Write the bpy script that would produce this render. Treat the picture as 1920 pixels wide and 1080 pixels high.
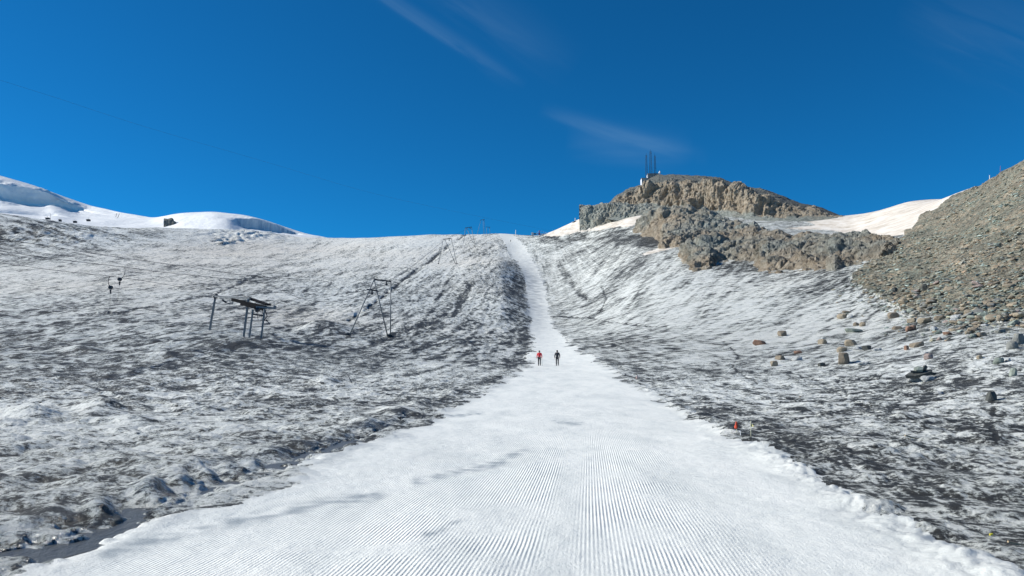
import bpy, bmesh, math, random
import numpy as np
from mathutils import Vector, Matrix

S = bpy.context.scene
for o in list(bpy.data.objects):
    bpy.data.objects.remove(o)
COL = S.collection
rng = np.random.RandomState(7)
random.seed(7)

# ------------------------------------------------------------------ camera
F, CX, CY, H = 1423.0, 960.0, 540.0, 2.0
TH = math.atan(146.0 / F)
cam_d = bpy.data.cameras.new('camera')
cam = bpy.data.objects.new('camera', cam_d)
COL.objects.link(cam)
cam.location = (0, 0, H)
cam.rotation_euler = (math.pi / 2 + TH, 0, 0)
cam_d.sensor_width = 36.0
cam_d.lens = 36.0 * F / 1920.0
cam_d.clip_start = 0.1
cam_d.clip_end = 30000
S.camera = cam

# ------------------------------------------------------------------ light
SUN_E, SUN_A = math.radians(33.0), math.radians(8.0)      # sun on the left, a little ahead
sun_dir = Vector((-math.cos(SUN_E) * math.cos(SUN_A), math.cos(SUN_E) * math.sin(SUN_A), math.sin(SUN_E)))
sd = bpy.data.lights.new('sun', 'SUN')
sd.energy = 3.9
sd.angle = math.radians(0.55)
sd.color = (1.0, 0.965, 0.88)
so = bpy.data.objects.new('sun', sd)
COL.objects.link(so)
so.rotation_euler = (-sun_dir).to_track_quat('-Z', 'Y').to_euler()

W = bpy.data.worlds.new('World')
S.world = W
W.use_nodes = True
wn, wl = W.node_tree.nodes, W.node_tree.links
wn.clear()


def wmath(op, a, b=None, c=None, clamp=False):
    n = wn.new('ShaderNodeMath'); n.operation = op; n.use_clamp = clamp
    for i, v in enumerate((a, b, c)):
        if v is None: continue
        if isinstance(v, (int, float)): n.inputs[i].default_value = v
        else: wl.new(v, n.inputs[i])
    return n.outputs[0]


sky = wn.new('ShaderNodeTexSky')
sky.sky_type = 'NISHITA'
sky.sun_disc = False
sky.sun_elevation = SUN_E
sky.sun_rotation = math.radians(360 - 82)
sky.altitude = 3400
sky.air_density = 1.0
sky.dust_density = 0.0
sky.ozone_density = 3.0
tcw = wn.new('ShaderNodeTexCoord')
sep = wn.new('ShaderNodeSeparateXYZ')
wl.new(tcw.outputs['Generated'], sep.inputs[0])
dy = wmath('MAXIMUM', sep.outputs[1], 0.05)
wu = wmath('DIVIDE', sep.outputs[0], dy)
wv = wmath('DIVIDE', sep.outputs[2], dy)


def ray(px, py):
    u = (px - CX) / F
    v = (CY - py) / F
    return u, math.cos(TH) - v * math.sin(TH), math.sin(TH) + v * math.cos(TH)


def cirrus(p1, p2, width, amp, seed, below=0.0):
    """a faint wisp of high cloud lying along a line of the sky"""
    a = ray(*p1); b = ray(*p2)
    a = (a[0] / a[1], a[2] / a[1]); b = (b[0] / b[1], b[2] / b[1])
    L = math.hypot(b[0] - a[0], b[1] - a[1])
    ex, ey = (b[0] - a[0]) / L, (b[1] - a[1]) / L
    du = wmath('SUBTRACT', wu, a[0]); dv = wmath('SUBTRACT', wv, a[1])
    s = wmath('DIVIDE', wmath('ADD', wmath('MULTIPLY', du, ex), wmath('MULTIPLY', dv, ey)), L)
    t = wmath('ADD', wmath('MULTIPLY', du, -ey), wmath('MULTIPLY', dv, ex))
    cb = wn.new('ShaderNodeCombineXYZ')
    wl.new(wmath('MULTIPLY', s, L * 7), cb.inputs[0]); wl.new(wmath('MULTIPLY', t, 45), cb.inputs[1])
    cb.inputs[2].default_value = seed
    nz = wn.new('ShaderNodeTexNoise'); nz.inputs['Scale'].default_value = 1.0
    nz.inputs['Detail'].default_value = 5; nz.inputs['Distortion'].default_value = 0.6
    wl.new(cb.outputs[0], nz.inputs[0])
    bend = wmath('MULTIPLY', wmath('SUBTRACT', nz.outputs[0], 0.5), width * 2.2)
    tt = wmath('DIVIDE', wmath('ADD', t, bend), width)
    fall = wmath('POWER', 2.718, wmath('MULTIPLY', wmath('MULTIPLY', tt, tt), -1.0))
    sc = wmath('SUBTRACT', wmath('MULTIPLY', s, 2.0), 1.0)
    along = wmath('SUBTRACT', 1.0, wmath('POWER', wmath('ABSOLUTE', sc), 2.5), clamp=True)
    m = wmath('MULTIPLY', wmath('MULTIPLY', fall, along), wmath('MULTIPLY', wmath('POWER', nz.outputs[0], 1.6), amp * 3.0))
    return m


m1 = cirrus((640, -60), (985, 165), 0.009, 0.06, 1.3)
m2 = cirrus((760, -80), (1080, 130), 0.028, 0.022, 5.7)
m3 = cirrus((1010, 205), (1330, 300), 0.010, 0.055, 9.1)
m4 = cirrus((1060, 260), (1300, 285), 0.020, 0.04, 3.3)
m5 = cirrus((1700, -30), (2050, 120), 0.06, 0.02, 7.3)
mm = m1
for m in (m2, m3, m4, m5):
    mm = wmath('ADD', mm, m)
mm = wmath('MINIMUM', mm, 0.5)
skyc = wn.new('ShaderNodeMix'); skyc.data_type = 'RGBA'; skyc.blend_type = 'MULTIPLY'
skyc.inputs[0].default_value = 1.0
wl.new(sky.outputs[0], skyc.inputs[6])
skyc.inputs[7].default_value = (0.045, 0.485, 0.73, 1)
mx = wn.new('ShaderNodeMix'); mx.data_type = 'RGBA'
wl.new(mm, mx.inputs[0])
wl.new(skyc.outputs[2], mx.inputs[6])
mx.inputs[7].default_value = (3.0, 4.6, 5.6, 1)
bg = wn.new('ShaderNodeBackground'); bg.inputs[1].default_value = 0.1
wl.new(mx.outputs[2], bg.inputs[0])
wo = wn.new('ShaderNodeOutputWorld')
wl.new(bg.outputs[0], wo.inputs[0])

S.view_settings.view_transform = 'Standard'
S.view_settings.look = 'None'
S.view_settings.exposure = 0.64
S.view_settings.gamma = 1
S.render.engine = 'CYCLES'
S.cycles.max_bounces = 6
S.cycles.diffuse_bounces = 3
S.cycles.caustics_reflective = False
S.cycles.caustics_refractive = False


# ------------------------------------------------------------------ noise
def _perm(seed):
    r = np.random.RandomState(seed)
    p = r.permutation(512)
    return np.concatenate([p, p])


def perlin2(x, y, seed=0):
    p = _perm(seed)
    ang = np.random.RandomState(seed + 999).rand(512) * 2 * np.pi
    gx, gy = np.cos(ang), np.sin(ang)
    xi = np.floor(x).astype(np.int64); yi = np.floor(y).astype(np.int64)
    xf = x - xi; yf = y - yi
    xi &= 511; yi &= 511
    x1 = (xi + 1) & 511; y1 = (yi + 1) & 511
    u = xf * xf * xf * (xf * (xf * 6 - 15) + 10); v = yf * yf * yf * (yf * (yf * 6 - 15) + 10)

    def g(a, b, dx, dy_):
        h = p[p[a] + b]
        return gx[h] * dx + gy[h] * dy_
    n00 = g(xi, yi, xf, yf); n10 = g(x1, yi, xf - 1, yf)
    n01 = g(xi, y1, xf, yf - 1); n11 = g(x1, y1, xf - 1, yf - 1)
    a = n00 + u * (n10 - n00); b = n01 + u * (n11 - n01)
    return (a + v * (b - a)) * 1.5


def perlin3(x, y, z, seed=0):
    p = _perm(seed)
    r = np.random.RandomState(seed + 555)
    gv = r.normal(size=(512, 3)); gv /= np.linalg.norm(gv, axis=1)[:, None]
    fl = [np.floor(a).astype(np.int64) for a in (x, y, z)]
    fx, fy, fz = x - fl[0], y - fl[1], z - fl[2]
    xi, yi, zi = [a & 511 for a in fl]
    s = lambda t: t * t * t * (t * (t * 6 - 15) + 10)
    u, v, w = s(fx), s(fy), s(fz)
    out = 0
    for i in (0, 1):
        for j in (0, 1):
            for k in (0, 1):
                h = p[(p[(p[(xi + i) & 511] + yi + j) & 511] + zi + k) & 511]
                g = gv[h]
                d = g[:, 0] * (fx - i) + g[:, 1] * (fy - j) + g[:, 2] * (fz - k)
                out = out + d * (u if i else 1 - u) * (v if j else 1 - v) * (w if k else 1 - w)
    return out * 1.5


def worley3(x, y, z, seed=0):
    """distance to nearest feature point and a random value of that cell"""
    r = np.random.RandomState(seed + 31)
    T = r.rand(4096, 4)
    xi, yi, zi = [np.floor(a).astype(np.int64) for a in (x, y, z)]
    best = np.full(x.shape, 9.0); sec = np.full(x.shape, 9.0); val = np.zeros(x.shape)
    for i in (-1, 0, 1):
        for j in (-1, 0, 1):
            for k in (-1, 0, 1):
                cx, cy, cz = xi + i, yi + j, zi + k
                h = ((cx * 73856093) ^ (cy * 19349663) ^ (cz * 83492791)) & 4095
                t = T[h]
                d = np.sqrt((cx + t[:, 0] - x) ** 2 + (cy + t[:, 1] - y) ** 2 + (cz + t[:, 2] - z) ** 2)
                m = d < best
                sec = np.where(m, best, np.minimum(sec, d))
                val = np.where(m, t[:, 3], val)
                best = np.where(m, d, best)
    return best, sec, val


def sstep(a, b, x):
    t = np.clip((x - a) / (b - a), 0, 1)
    return t * t * (3 - 2 * t)


# ------------------------------------------------------------------ points on the ground seen from the lens
def P(px, py, Y):
    r = ray(px, py)
    s = Y / r[1]
    return Vector((r[0] * s, Y, H + r[2] * s))


cT, sT = math.cos(TH), math.sin(TH)


def proj(x, y, z):
    d = y * cT + (z - H) * sT
    v = -y * sT + (z - H) * cT
    d = np.where(d < 0.3, 0.3, d)
    return CX + F * x / d, CY - F * v / d


# groomed run: (py, Y, left px, right px)
RUN = [(1080, 7.2, -40, 1850), (1000, 9.06, 150, 1690), (940, 11.2, 370, 1590), (900, 13.3, 500, 1520),
       (860, 16.4, 610, 1440), (800, 25, 775, 1335), (760, 37, 850, 1262), (730, 50, 915, 1208), (700, 70, 965, 1158),
       (685, 86, 984, 1134), (660, 117, 990, 1088), (640, 150, 994, 1064), (620, 185, 994, 1048), (600, 220, 990, 1037),
       (570, 272, 986, 1030), (540, 330, 984, 1024), (510, 395, 976, 1014), (490, 440, 964, 1003), (470, 500, 950, 990),
       (450, 580, 938, 972), (439.5, 645, 931, 963)]
runY = np.array([0.5, 3.0] + [r[1] for r in RUN] + [900, 2000])
_lx = [P(r[2], r[0], r[1]).x for r in RUN]; _rx = [P(r[3], r[0], r[1]).x for r in RUN]
runL = np.array([-4.9, -4.9] + _lx + [_lx[-1] - 3, _lx[-1] - 8])
runR = np.array([4.5, 4.5] + _rx + [_rx[-1] - 3, _rx[-1] - 8])

# terrain control points (px, py, Y)
CP = []
for r in RUN[:]:
    CP.append(((r[2] + r[3]) / 2, r[0], r[1]))
    if r[1] < 60:
        for px in (r[2] - 300, r[3] + 300):
            CP.append((px, r[0], r[1]))
CP += [(0, 800, 25), (0, 740, 42), (0, 700, 62), (0, 650, 95), (0, 600, 135), (0, 550, 200), (0, 500, 290), (0, 450, 385),
       (200, 700, 64), (200, 640, 100), (200, 600, 130), (200, 560, 180), (200, 500, 300), (200, 460, 400),
       (420, 638, 95), (420, 600, 140), (420, 540, 235), (420, 490, 370), (420, 455, 500),
       (600, 700, 66), (600, 650, 100), (600, 600, 160), (600, 560, 225), (600, 500, 370), (600, 465, 540),
       (690, 629, 135), (760, 700, 68), (760, 660, 102), (760, 580, 200), (760, 520, 310), (760, 470, 480),
       (860, 690, 76), (860, 640, 125), (860, 600, 180), (860, 560, 250), (855, 494, 400), (880, 455, 540),
       (940, 640, 138), (940, 600, 195), (940, 560, 250), (940, 500, 365), (940, 460, 520),
       # right side
       (1100, 600, 205), (1100, 550, 275), (1100, 500, 360), (1100, 450, 470), (1100, 430, 500),
       (1200, 700, 68), (1200, 650, 108), (1200, 600, 165), (1200, 550, 220), (1200, 500, 290), (1200, 450, 370),
       (1350, 700, 66), (1350, 650, 98), (1350, 600, 140), (1350, 550, 185), (1350, 510, 235),
       (1500, 750, 42), (1500, 700, 64), (1500, 650, 90), (1500, 600, 122), (1500, 550, 160), (1500, 510, 205),
       (1700, 750, 38), (1700, 700, 54), (1700, 650, 74), (1700, 600, 98), (1700, 550, 122), (1700, 500, 155), (1700, 450, 205),
       (1900, 850, 19), (1900, 750, 33), (1900, 700, 44), (1900, 650, 60), (1900, 600, 78), (1900, 550, 92), (1900, 480, 112),
       (1900, 400, 140), (1800, 450, 160), (1800, 400, 200), (1800, 370, 240), (1600, 450, 270), (1600, 430, 340), (1500, 440, 330), (1500, 425, 390),
       (1350, 440, 360), (1250, 430, 400), (1400, 420, 410)]
CREST = [(-300, 385, 430), (-120, 392, 455), (0, 401, 480), (100, 415, 500), (200, 428, 520), (300, 427, 560), (400, 430, 620), (500, 440, 680),
         (560, 446, 710), (640, 447, 715), (740, 444, 690), (830, 440, 660), (950, 439.5, 645), (1000, 441, 650), (1022, 441, 630),
         (1060, 423, 560), (1100, 413, 510), (1200, 405, 460), (1300, 405, 445), (1400, 405, 440), (1480, 407, 430), (1570, 406, 415),
         (1700, 379, 350), (1815, 354, 262), (1870, 328, 215), (1930, 298, 185), (2050, 250, 165), (2250, 190, 160)]
for px, py, Y in CREST:
    CP.append((px, py, Y))
    CP.append((px, py + 14, Y * 1.18))
    CP.append((px, py + 60, Y * 1.8))
    CP.append((px, py + 170, Y * 6))
CP += [(-300, 600, 130), (-300, 500, 280), (-300, 700, 60), (2250, 600, 65), (2250, 450, 95), (2250, 700, 38), (2250, 330, 125)]
pts, val = [], []
for px, py, Y in CP:
    p = P(px, py, Y)
    r = math.hypot(p.x, p.y)
    pts.append((math.atan2(p.x, p.y) * 2.6, math.log(r))); val.append(p.z / r)
for a in np.linspace(-1.2, 1.2, 9):
    for rr in (1.0, 2.5, 5.0):
        pts.append((a * 2.0, math.log(rr))); val.append(0.0)
pts = np.array(pts); val = np.array(val)


def tps(d2):
    return 0.5 * d2 * np.log(d2 + 1e-12)


N = len(pts)
K = tps(((pts[:, None, :] - pts[None, :, :]) ** 2).sum(-1)) + np.eye(N) * 2e-4
Q = np.hstack([np.ones((N, 1)), pts])
A_ = np.zeros((N + 3, N + 3)); A_[:N, :N] = K; A_[:N, N:] = Q; A_[N:, :N] = Q.T
sol = np.linalg.solve(A_, np.concatenate([val, np.zeros(3)]))
ca = np.linspace(-0.80, 0.80, 161) * 2.6
cb_ = np.linspace(math.log(0.8), math.log(6000), 240)
GA, GB = np.meshgrid(ca, cb_, indexing='ij')
gq = np.stack([GA.ravel(), GB.ravel()], 1)
coarse = np.zeros(len(gq))
for i in range(0, len(gq), 8000):
    q = gq[i:i + 8000]
    coarse[i:i + 8000] = tps(((q[:, None, :] - pts[None]) ** 2).sum(-1)) @ sol[:N] + sol[N] + q @ sol[N + 1:]
coarse = coarse.reshape(GA.shape)


def cubicw(t):
    return np.stack([((-t + 2) * t - 1) * t / 2, ((3 * t - 5) * t * t + 2) / 2, ((-3 * t + 4) * t + 1) * t / 2, (t - 1) * t * t / 2])


def base_g(phi, lr):
    fa = np.clip((phi * 2.6 - ca[0]) / (ca[1] - ca[0]), 1, len(ca) - 2.001)
    fb = np.clip((lr - cb_[0]) / (cb_[1] - cb_[0]), 1, len(cb_) - 2.001)
    ia = fa.astype(int); ib = fb.astype(int)
    wa = cubicw(fa - ia); wb = cubicw(fb - ib)
    out = 0
    for i in range(4):
        for j in range(4):
            out = out + wa[i] * wb[j] * coarse[np.clip(ia + i - 1, 0, len(ca) - 1), np.clip(ib + j - 1, 0, len(cb_) - 1)]
    return out


# ------------------------------------------------------------------ ground grid: all round, fine where the view is
PH = np.concatenate([np.linspace(-math.pi, -0.72, 34)[:-1], np.linspace(-0.72, -0.64, 8)[:-1],
                     np.linspace(-0.64, 0.64, 1080), np.linspace(0.64, 0.72, 8)[1:], np.linspace(0.72, math.pi, 34)[1:]])
RR = np.concatenate([np.geomspace(0.8, 4.6, 16)[:-1], np.geomspace(4.6, 760, 1230), np.geomspace(760, 6000, 40)[1:]])
phi, rad = np.meshgrid(PH, RR, indexing='ij')
X = rad * np.sin(phi); Yy = rad * np.cos(phi)
na, nr = phi.shape
g = base_g(np.clip(phi, -0.78, 0.78), np.log(rad))
g = g * (1 - sstep(1.0, 2.0, np.abs(phi)))
Z = g * rad
PX0, PY0 = proj(X, Yy, Z)
front = (np.abs(phi) < 0.8)

# the grid spacing at each vertex bounds the finest relief
spacing = 0.0043 * rad


def oct2(x, y, lam, seed):
    return perlin2(x / lam + seed * 17.3, y / lam - seed * 9.1, seed)


def lod(lam):
    return sstep(1.6, 3.2, lam / spacing)


def polymask(px, py, poly):
    poly = np.array(poly, float)
    inside = np.zeros(px.shape, bool)
    j = len(poly) - 1
    for i in range(len(poly)):
        xi, yi = poly[i]; xj, yj = poly[j]
        c = ((yi > py) != (yj > py))
        t = (xj - xi) * (py - yi) / ((yj - yi) if yj != yi else 1e-9) + xi
        inside ^= c & (px < t)
        j = i
    return inside


def segd(px, py, pl, asp=1.0):
    """distance to a polyline, and the signed side of it; asp stretches the y axis"""
    best = np.full(px.shape, 1e9); side = np.zeros(px.shape)
    for (x0, y0), (x1, y1) in zip(pl[:-1], pl[1:]):
        dx, dy2 = x1 - x0, (y1 - y0) * asp
        L2 = dx * dx + dy2 * dy2
        qx, qy = px - x0, (py - y0) * asp
        t = np.clip((qx * dx + qy * dy2) / L2, 0, 1)
        d = np.hypot(qx - t * dx, qy - t * dy2)
        m = d < best
        best = np.where(m, d, best)
        side = np.where(m, dx * qy - dy2 * qx, side)
    return best, np.sign(side)


def blob(px, py, cx, cy, sx, sy):
    return np.exp(-((px - cx) / sx) ** 2 - ((py - cy) / sy) ** 2)


# warp of region borders
w1 = oct2(X, Yy, 9, 3) + 0.5 * oct2(X, Yy, 3, 4)
wp = oct2(PX0, PY0, 60, 41) * 9 + oct2(PX0, PY0, 17, 42) * 5 + oct2(PX0, PY0, 7, 43) * 2.5
wq = oct2(PX0, PY0 * 1.6, 50, 44) * 7 + oct2(PX0, PY0 * 1.6, 15, 45) * 4 + oct2(PX0, PY0 * 2, 6, 46) * 2
PXw, PYw = PX0 + wp, PY0 + wq * 0.8

# run coordinates
rl = np.interp(Yy, runY, runL); rr_ = np.interp(Yy, runY, runR)
edge_n = (oct2(X, Yy, 2.2, 11) * 0.55 + oct2(X, Yy, 0.7, 12) * 0.28 + oct2(X, Yy, 6, 13) * 0.7)
edge_n += oct2(X, Yy, .28, 14) * .16 + oct2(X, Yy, .12, 15) * .08
edge_s = np.clip(rad / 40, 0.75, 2.2)
dL = X - rl; dR = rr_ - X                      # >0 inside
din = np.minimum(dL, dR)
dinn = din + edge_n * edge_s
inrun = front & (dinn > 0) & (Yy > 0)
run_in = sstep(-0.5, 0.9, din + edge_n * edge_s * .6) * (Yy > 0)

scree_poly = [(2700, -300), (2300, 100), (1925, 296), (1815, 350), (1752, 392), (1700, 437), (1660, 462), (1612, 500), (1590, 522), (1640, 556),
              (1700, 588), (1790, 600), (1930, 600), (2700, 640)]
scree = front & polymask(PXw, PYw, scree_poly) & (rad < 300)
sd_, _ = segd(PX0, PY0, [(1590, 522), (1640, 556), (1700, 588), (1790, 600), (1930, 600)])
saddle = front & polymask(PXw * 0.3 + PX0 * 0.7, PYw * 0.3 + PY0 * 0.7,
                          [(1470, 428), (1530, 421), (1500, 412), (1440, 408), (1470, 402), (1570, 398), (1815, 335), (1822, 352), (1752, 396), (1700, 440),
                           (1640, 446), (1545, 441), (1580, 434), (1520, 430)]) & (rad > 150)
strip = front & polymask(PX0 + wp * .15, PY0 + wq * .15, [(1203, 476), (1240, 463), (1270, 456), (1298, 450), (1298, 458), (1270, 464), (1240, 472), (1208, 479)])
patch = strip | front & polymask(PX0 + wp * .4, PY0 + wq * .4, [(1018, 446), (1058, 412), (1100, 395), (1218, 380), (1218, 408), (1200, 416), (1185, 424), (1140, 429),
                                     (1100, 435), (1060, 442)]) & (rad > 300)

# ------------------------------------------------------------------ relief of the glacier
rough = np.ones_like(X) * (0.8 + .7 * sstep(40, 140, rad))
rough += 0.55 * blob(PX0, PY0, 200, 760, 450, 160) + 0.45 * blob(PX0, PY0, 1800, 900, 320, 170)
rough -= 0.35 * blob(PX0, PY0, 1500, 640, 350, 60) + 0.35 * blob(PX0, PY0, 1250, 590, 220, 90)
rough -= 0.35 * blob(PX0, PY0, 150, 560, 500, 45)
rough = np.where(saddle | patch, 0.25, rough)
side_w = sstep(940, 1060, PX0)                       # 0 left flank, 1 right flank
# flow aligned coordinates: left flank runs up towards the crest, right flank down from the rocks
aL = math.atan2(1, 0.16); aR = math.radians(38)
u_l = X * math.cos(aL) + Yy * math.sin(aL); v_l = -X * math.sin(aL) + Yy * math.cos(aL)
u_r = X * math.cos(aR) + Yy * math.sin(aR); v_r = -X * math.sin(aR) + Yy * math.cos(aR)
far_w = sstep(45, 110, rad)
D = np.zeros_like(X)
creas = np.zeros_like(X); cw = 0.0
for k, (lam, amp) in enumerate([(26, .012), (13, .018), (6.5, .030), (3.1, .046), (1.5, .056), (0.75, .060), (0.38, .056), (0.19, .050), (0.1, .040)]):
    iso = oct2(X + 0.3 * lam * oct2(X, Yy, lam * 2, 60 + k), Yy, lam, 20 + k)
    sL = perlin2(u_l / (lam * 3.2), v_l / lam, 80 + k)
    sR = perlin2(u_r / (lam * 3.2), v_r / lam, 100 + k)
    st = sL * (1 - side_w) + sR * side_w
    n = iso * (1 - .8 * far_w) + st * .8 * far_w
    b = np.abs(n) * 1.7 - 0.35                       # rounded mounds with creases between
    mix = b if k >= 2 else n
    Lw = lod(lam)
    D += mix * amp * lam * Lw * (1.0 if lam < 4 else (.22 + .78 * sstep(35, 120, rad)))
    wgt = (0.5 if k < 2 else 1.0)
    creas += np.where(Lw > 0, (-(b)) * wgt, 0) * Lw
icy = rough * (1 - run_in * 0.97)
relief = D * icy * np.clip(0.4 + rad / 12, 0, 1.0)
# the right, flat part of the run is nearly smooth
runrel = (oct2(X, Yy, 7, 71) * .05 + oct2(X, Yy, 2.5, 72) * .022 + oct2(X, Yy, .8, 73) * .008 + oct2(X, Yy, .25, 74) * .004 * lod(.25) + oct2(X, Yy, .1, 75) * .0022 * lod(.1)) * run_in
relief += runrel
# scree: lumpy
scw = sstep(0, 1, scree.astype(float))
relief += scree * (oct2(X, Yy, 5, 91) * .5 + np.abs(oct2(X, Yy, 2, 92)) * .35 + np.abs(oct2(X, Yy, 1, 93)) * .25)
# lumpy snow berms along both edges of the run
bermR = np.exp(-((-dR - 0.15) / 0.38) ** 2) * sstep(4, 9, rad) * (1 - sstep(90, 160, rad))
bl = np.clip(0.45 + .8 * np.abs(oct2(X, Yy, .2, 18)) * lod(.2) + 1.3 * np.abs(oct2(X, Yy, 1.0, 15)) + .5 * np.abs(oct2(X, Yy, .42, 16)) + .9 * oct2(X, Yy, 3.2, 17), 0, 2)
relief += bermR * bl * 0.06 * (Yy > 0)
# melt channel on the left edge (sunk), hummock row beyond it
CHAN = [(-200, 1130), (0, 1035), (150, 1000), (290, 940), (420, 893), (520, 868), (600, 845), (680, 815), (760, 783)]
chd, chs = segd(PX0, PY0, CHAN, 1.6)
ch_w = np.interp(PX0, [-200, 0, 290, 420, 600, 760], [90, 60, 42, 40, 22, 8])
chan = np.exp(-(chd / ch_w) ** 4) * front * (Yy > 0) * (rad < 40)
nearw = (1 - sstep(30, 60, rad))
relief = np.where(relief < -.02, -.02 + (relief + .02) * (1 - nearw), relief)
relief = relief * (1 - 0.8 * chan) - chan * (0.105 - .10 * np.clip(.15 + 1.6 * oct2(X, Yy, .8, 19) + 1.0 * oct2(X, Yy, .22, 39), 0, 1))
mound_list = [(mx_, my_, sx_, sy_, hh * .9) for mx_, my_, sx_, sy_, hh in [(40, 985, 60, 10, .10), (100, 968, 60, 12, .12), (185, 962, 55, 18, .20), (265, 925, 70, 14, .15), (285, 918, 40, 14, .16), (335, 905, 45, 14, .18), (385, 893, 35, 12, .17),
              (425, 880, 40, 12, .15), (470, 870, 40, 11, .13), (505, 850, 55, 12, .16), (55, 783, 75, 13, .62), (185, 765, 65, 13, .55), (250, 790, 60, 8, .25), (170, 783, 50, 7, .2), (150, 660, 60, 6, .5), (305, 668, 35, 5, .6),
              (610, 722, 40, 7, .55), (690, 800, 60, 10, .3), (740, 775, 50, 9, .3), (780, 762, 45, 7, .3), (430, 733, 60, 6, .3), (100, 945, 60, 8, .12),
              (600, 616, 60, 11, 1.7), (640, 622, 50, 8, .8), (440, 645, 60, 5, .5), (850, 738, 45, 5, .3), (150, 660, 70, 5, .3)]]
mnd = np.zeros_like(X)
relief_keep = relief.copy()
for (mx_, my_, sx_, sy_, hh) in mound_list:
    q_ = blob(PX0 + wp * .25, PY0 + wq * .15, mx_, my_, sx_ * .6, sy_ * .85)
    mnd = np.maximum(mnd, q_)
    relief += hh * q_ * (1 - run_in)
relief -= relief_keep * mnd * .6
# ridge left of the run (upper half), and trough carrying the run
rd, rs = segd(PX0, PY0, [(905, 660), (938, 600), (941, 560), (938, 520), (936, 480), (936, 445)])
rdw = np.abs(rd)
fade_r = sstep(150, 215, rad) * (1 - sstep(640, 800, rad))
px_r = np.interp(PY0, [445, 480, 520, 560, 600, 660], [936, 936, 938, 941, 938, 905])
sgn = PX0 - px_r
prof = np.where(sgn < 0, np.exp(-(np.abs(sgn) / 60) ** 1.3), np.exp(-(np.abs(sgn) / 26) ** 1.5))
relief += prof * fade_r * np.interp(rad, [180, 260, 400, 600], [0.4, 1.1, 1.5, 0.8])
# furrows under the lift lines
FUR = [([(655, 600), (700, 570), (745, 533), (790, 500), (830, 470), (872, 438)], 3.2, 1.6), ([(150, 592), (235, 585), (300, 570), (400, 552), (450, 530), (500, 511)], 3.0, 0.8),
       ([(700, 640), (790, 610), (850, 580), (880, 540)], 8, 0.5), ([(1033, 594), (1110, 596), (1150, 606), (1250, 616)], 1.6, .5),
       ([(1128, 540), (1136, 560), (1126, 585)], 1.4, .4), ([(1050, 500), (1075, 535), (1100, 560)], 6, .8),
       ([(1360, 640), (1385, 668), (1370, 690), (1420, 720)], 2.0, .15), ([(1480, 700), (1540, 718), (1590, 750), (1640, 772), (1690, 765), (1725, 752), (1745, 735), (1700, 722)], 2.8, .12),
       ([(1650, 705), (1570, 716), (1590, 740)], 2, .08), ([(1855, 740), (1862, 770), (1852, 800), (1870, 835)], 5, .06), ([(1410, 800), (1460, 795), (1530, 783), (1600, 778)], 3, .1)]
furm = np.zeros_like(X)
for pl, wd, dep in FUR:
    d_, _s = segd(PX0 + wp * .35, PY0 + wq * .3, pl, 1.3)
    m = np.exp(-(d_ / wd) ** 2) * front
    fmod = np.clip(.72 + .7 * oct2(PX0, PY0, 14, 330) + .6 * oct2(PX0, PY0, 5, 331), 0, 1.2)
    furm = np.maximum(furm, m * fmod)
    relief -= m * dep * .30 * fmod
    if dep > .7 and len(pl) != 6:                               # spoil heaped along the upper side
        d2, _s = segd(PX0 + wp * .35, PY0 + wq * .3 + wd * 1.6, pl, 1.3)
        relief += np.exp(-(d2 / wd) ** 2) * dep * .14 * fmod * front
# icy serac steps high on the left
ser = (blob(PX0, PY0, 470, 440, 90, 9) + blob(PX0, PY0, 425, 452, 30, 9) + .7 * blob(PX0, PY0, 90, 440, 150, 22)) * front
w_f, w_s, w_v = worley3((X / 9).ravel()[:: 1] if False else np.zeros(1), np.zeros(1), np.zeros(1))
relief += ser * (np.abs(oct2(X, Yy * .5, 11, 95)) * 3.2 + np.abs(oct2(X, Yy * .6, 5, 96)) * 2.0)
relief = np.where(front, relief, relief * 0.3)
relief *= sstep(0.8, 3.5, rad)
Z2 = Z + relief
# far land all round sinks gently away
PX1, PY1 = proj(X, Yy, Z2)

# ------------------------------------------------------------------ dirt on the ice and, beside the mounds, shade painted into the colour
dirt_shade = np.ones_like(X) * 0.455
for (cx, cy, sx, sy, a) in [(100, 700, 330, 30, .22), (420, 735, 420, 60, .08), (100, 830, 300, 60, -.08), (150, 520, 260, 45, -.26), (620, 475, 300, 32, -.34), (700, 449, 260, 9, -.25), (560, 600, 130, 25, -.22),
                            (330, 560, 120, 20, -.10), (420, 440, 160, 18, -.3), (90, 440, 170, 26, .14), (980, 585, 26, 70, .16), (850, 650, 130, 60, .06),
                            (830, 470, 110, 40, -.1), (620, 690, 240, 50, .08), (900, 520, 60, 60, -.02),
                            (1230, 550, 170, 55, -.26), (1450, 590, 180, 60, -.20), (1620, 690, 260, 50, -.16), (1400, 740, 170, 45, .05), (1470, 830, 120, 45, .0),
                            (1800, 960, 280, 110, .10), (1640, 880, 160, 60, .04), (1260, 720, 90, 60, .05), (1180, 640, 60, 50, .05), (1880, 740, 60, 120, -.05),
                            (1222, 448, 32, 15, .95), (1385, 500, 90, 10, .45), (1170, 505, 40, 18, .15), (1080, 445, 110, 14, .22), (1150, 470, 70, 20, .12), (1560, 520, 90, 22, .16), (1640, 560, 60, 30, .1)]:
    dirt_shade += a * blob(PX0, PY0, cx, cy, sx, sy)
lowf = np.zeros_like(X)
for lam, am in [(40, .8), (16, 1.0), (7, .9), (3, .8), (1.3, .8), (.6, .8), (.3, .6), (.15, .5)]:
    k = int(lam * 10)
    iso = oct2(X, Yy, lam, 200 + k)
    sL = perlin2(u_l / (lam * 4), v_l / lam, 210 + k); sR = perlin2(u_r / (lam * 4), v_r / lam, 220 + k)
    lowf += am * lod(lam) * (iso * (1 - .85 * far_w) + (sL * (1 - side_w) + sR * side_w) * .85 * far_w)
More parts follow.
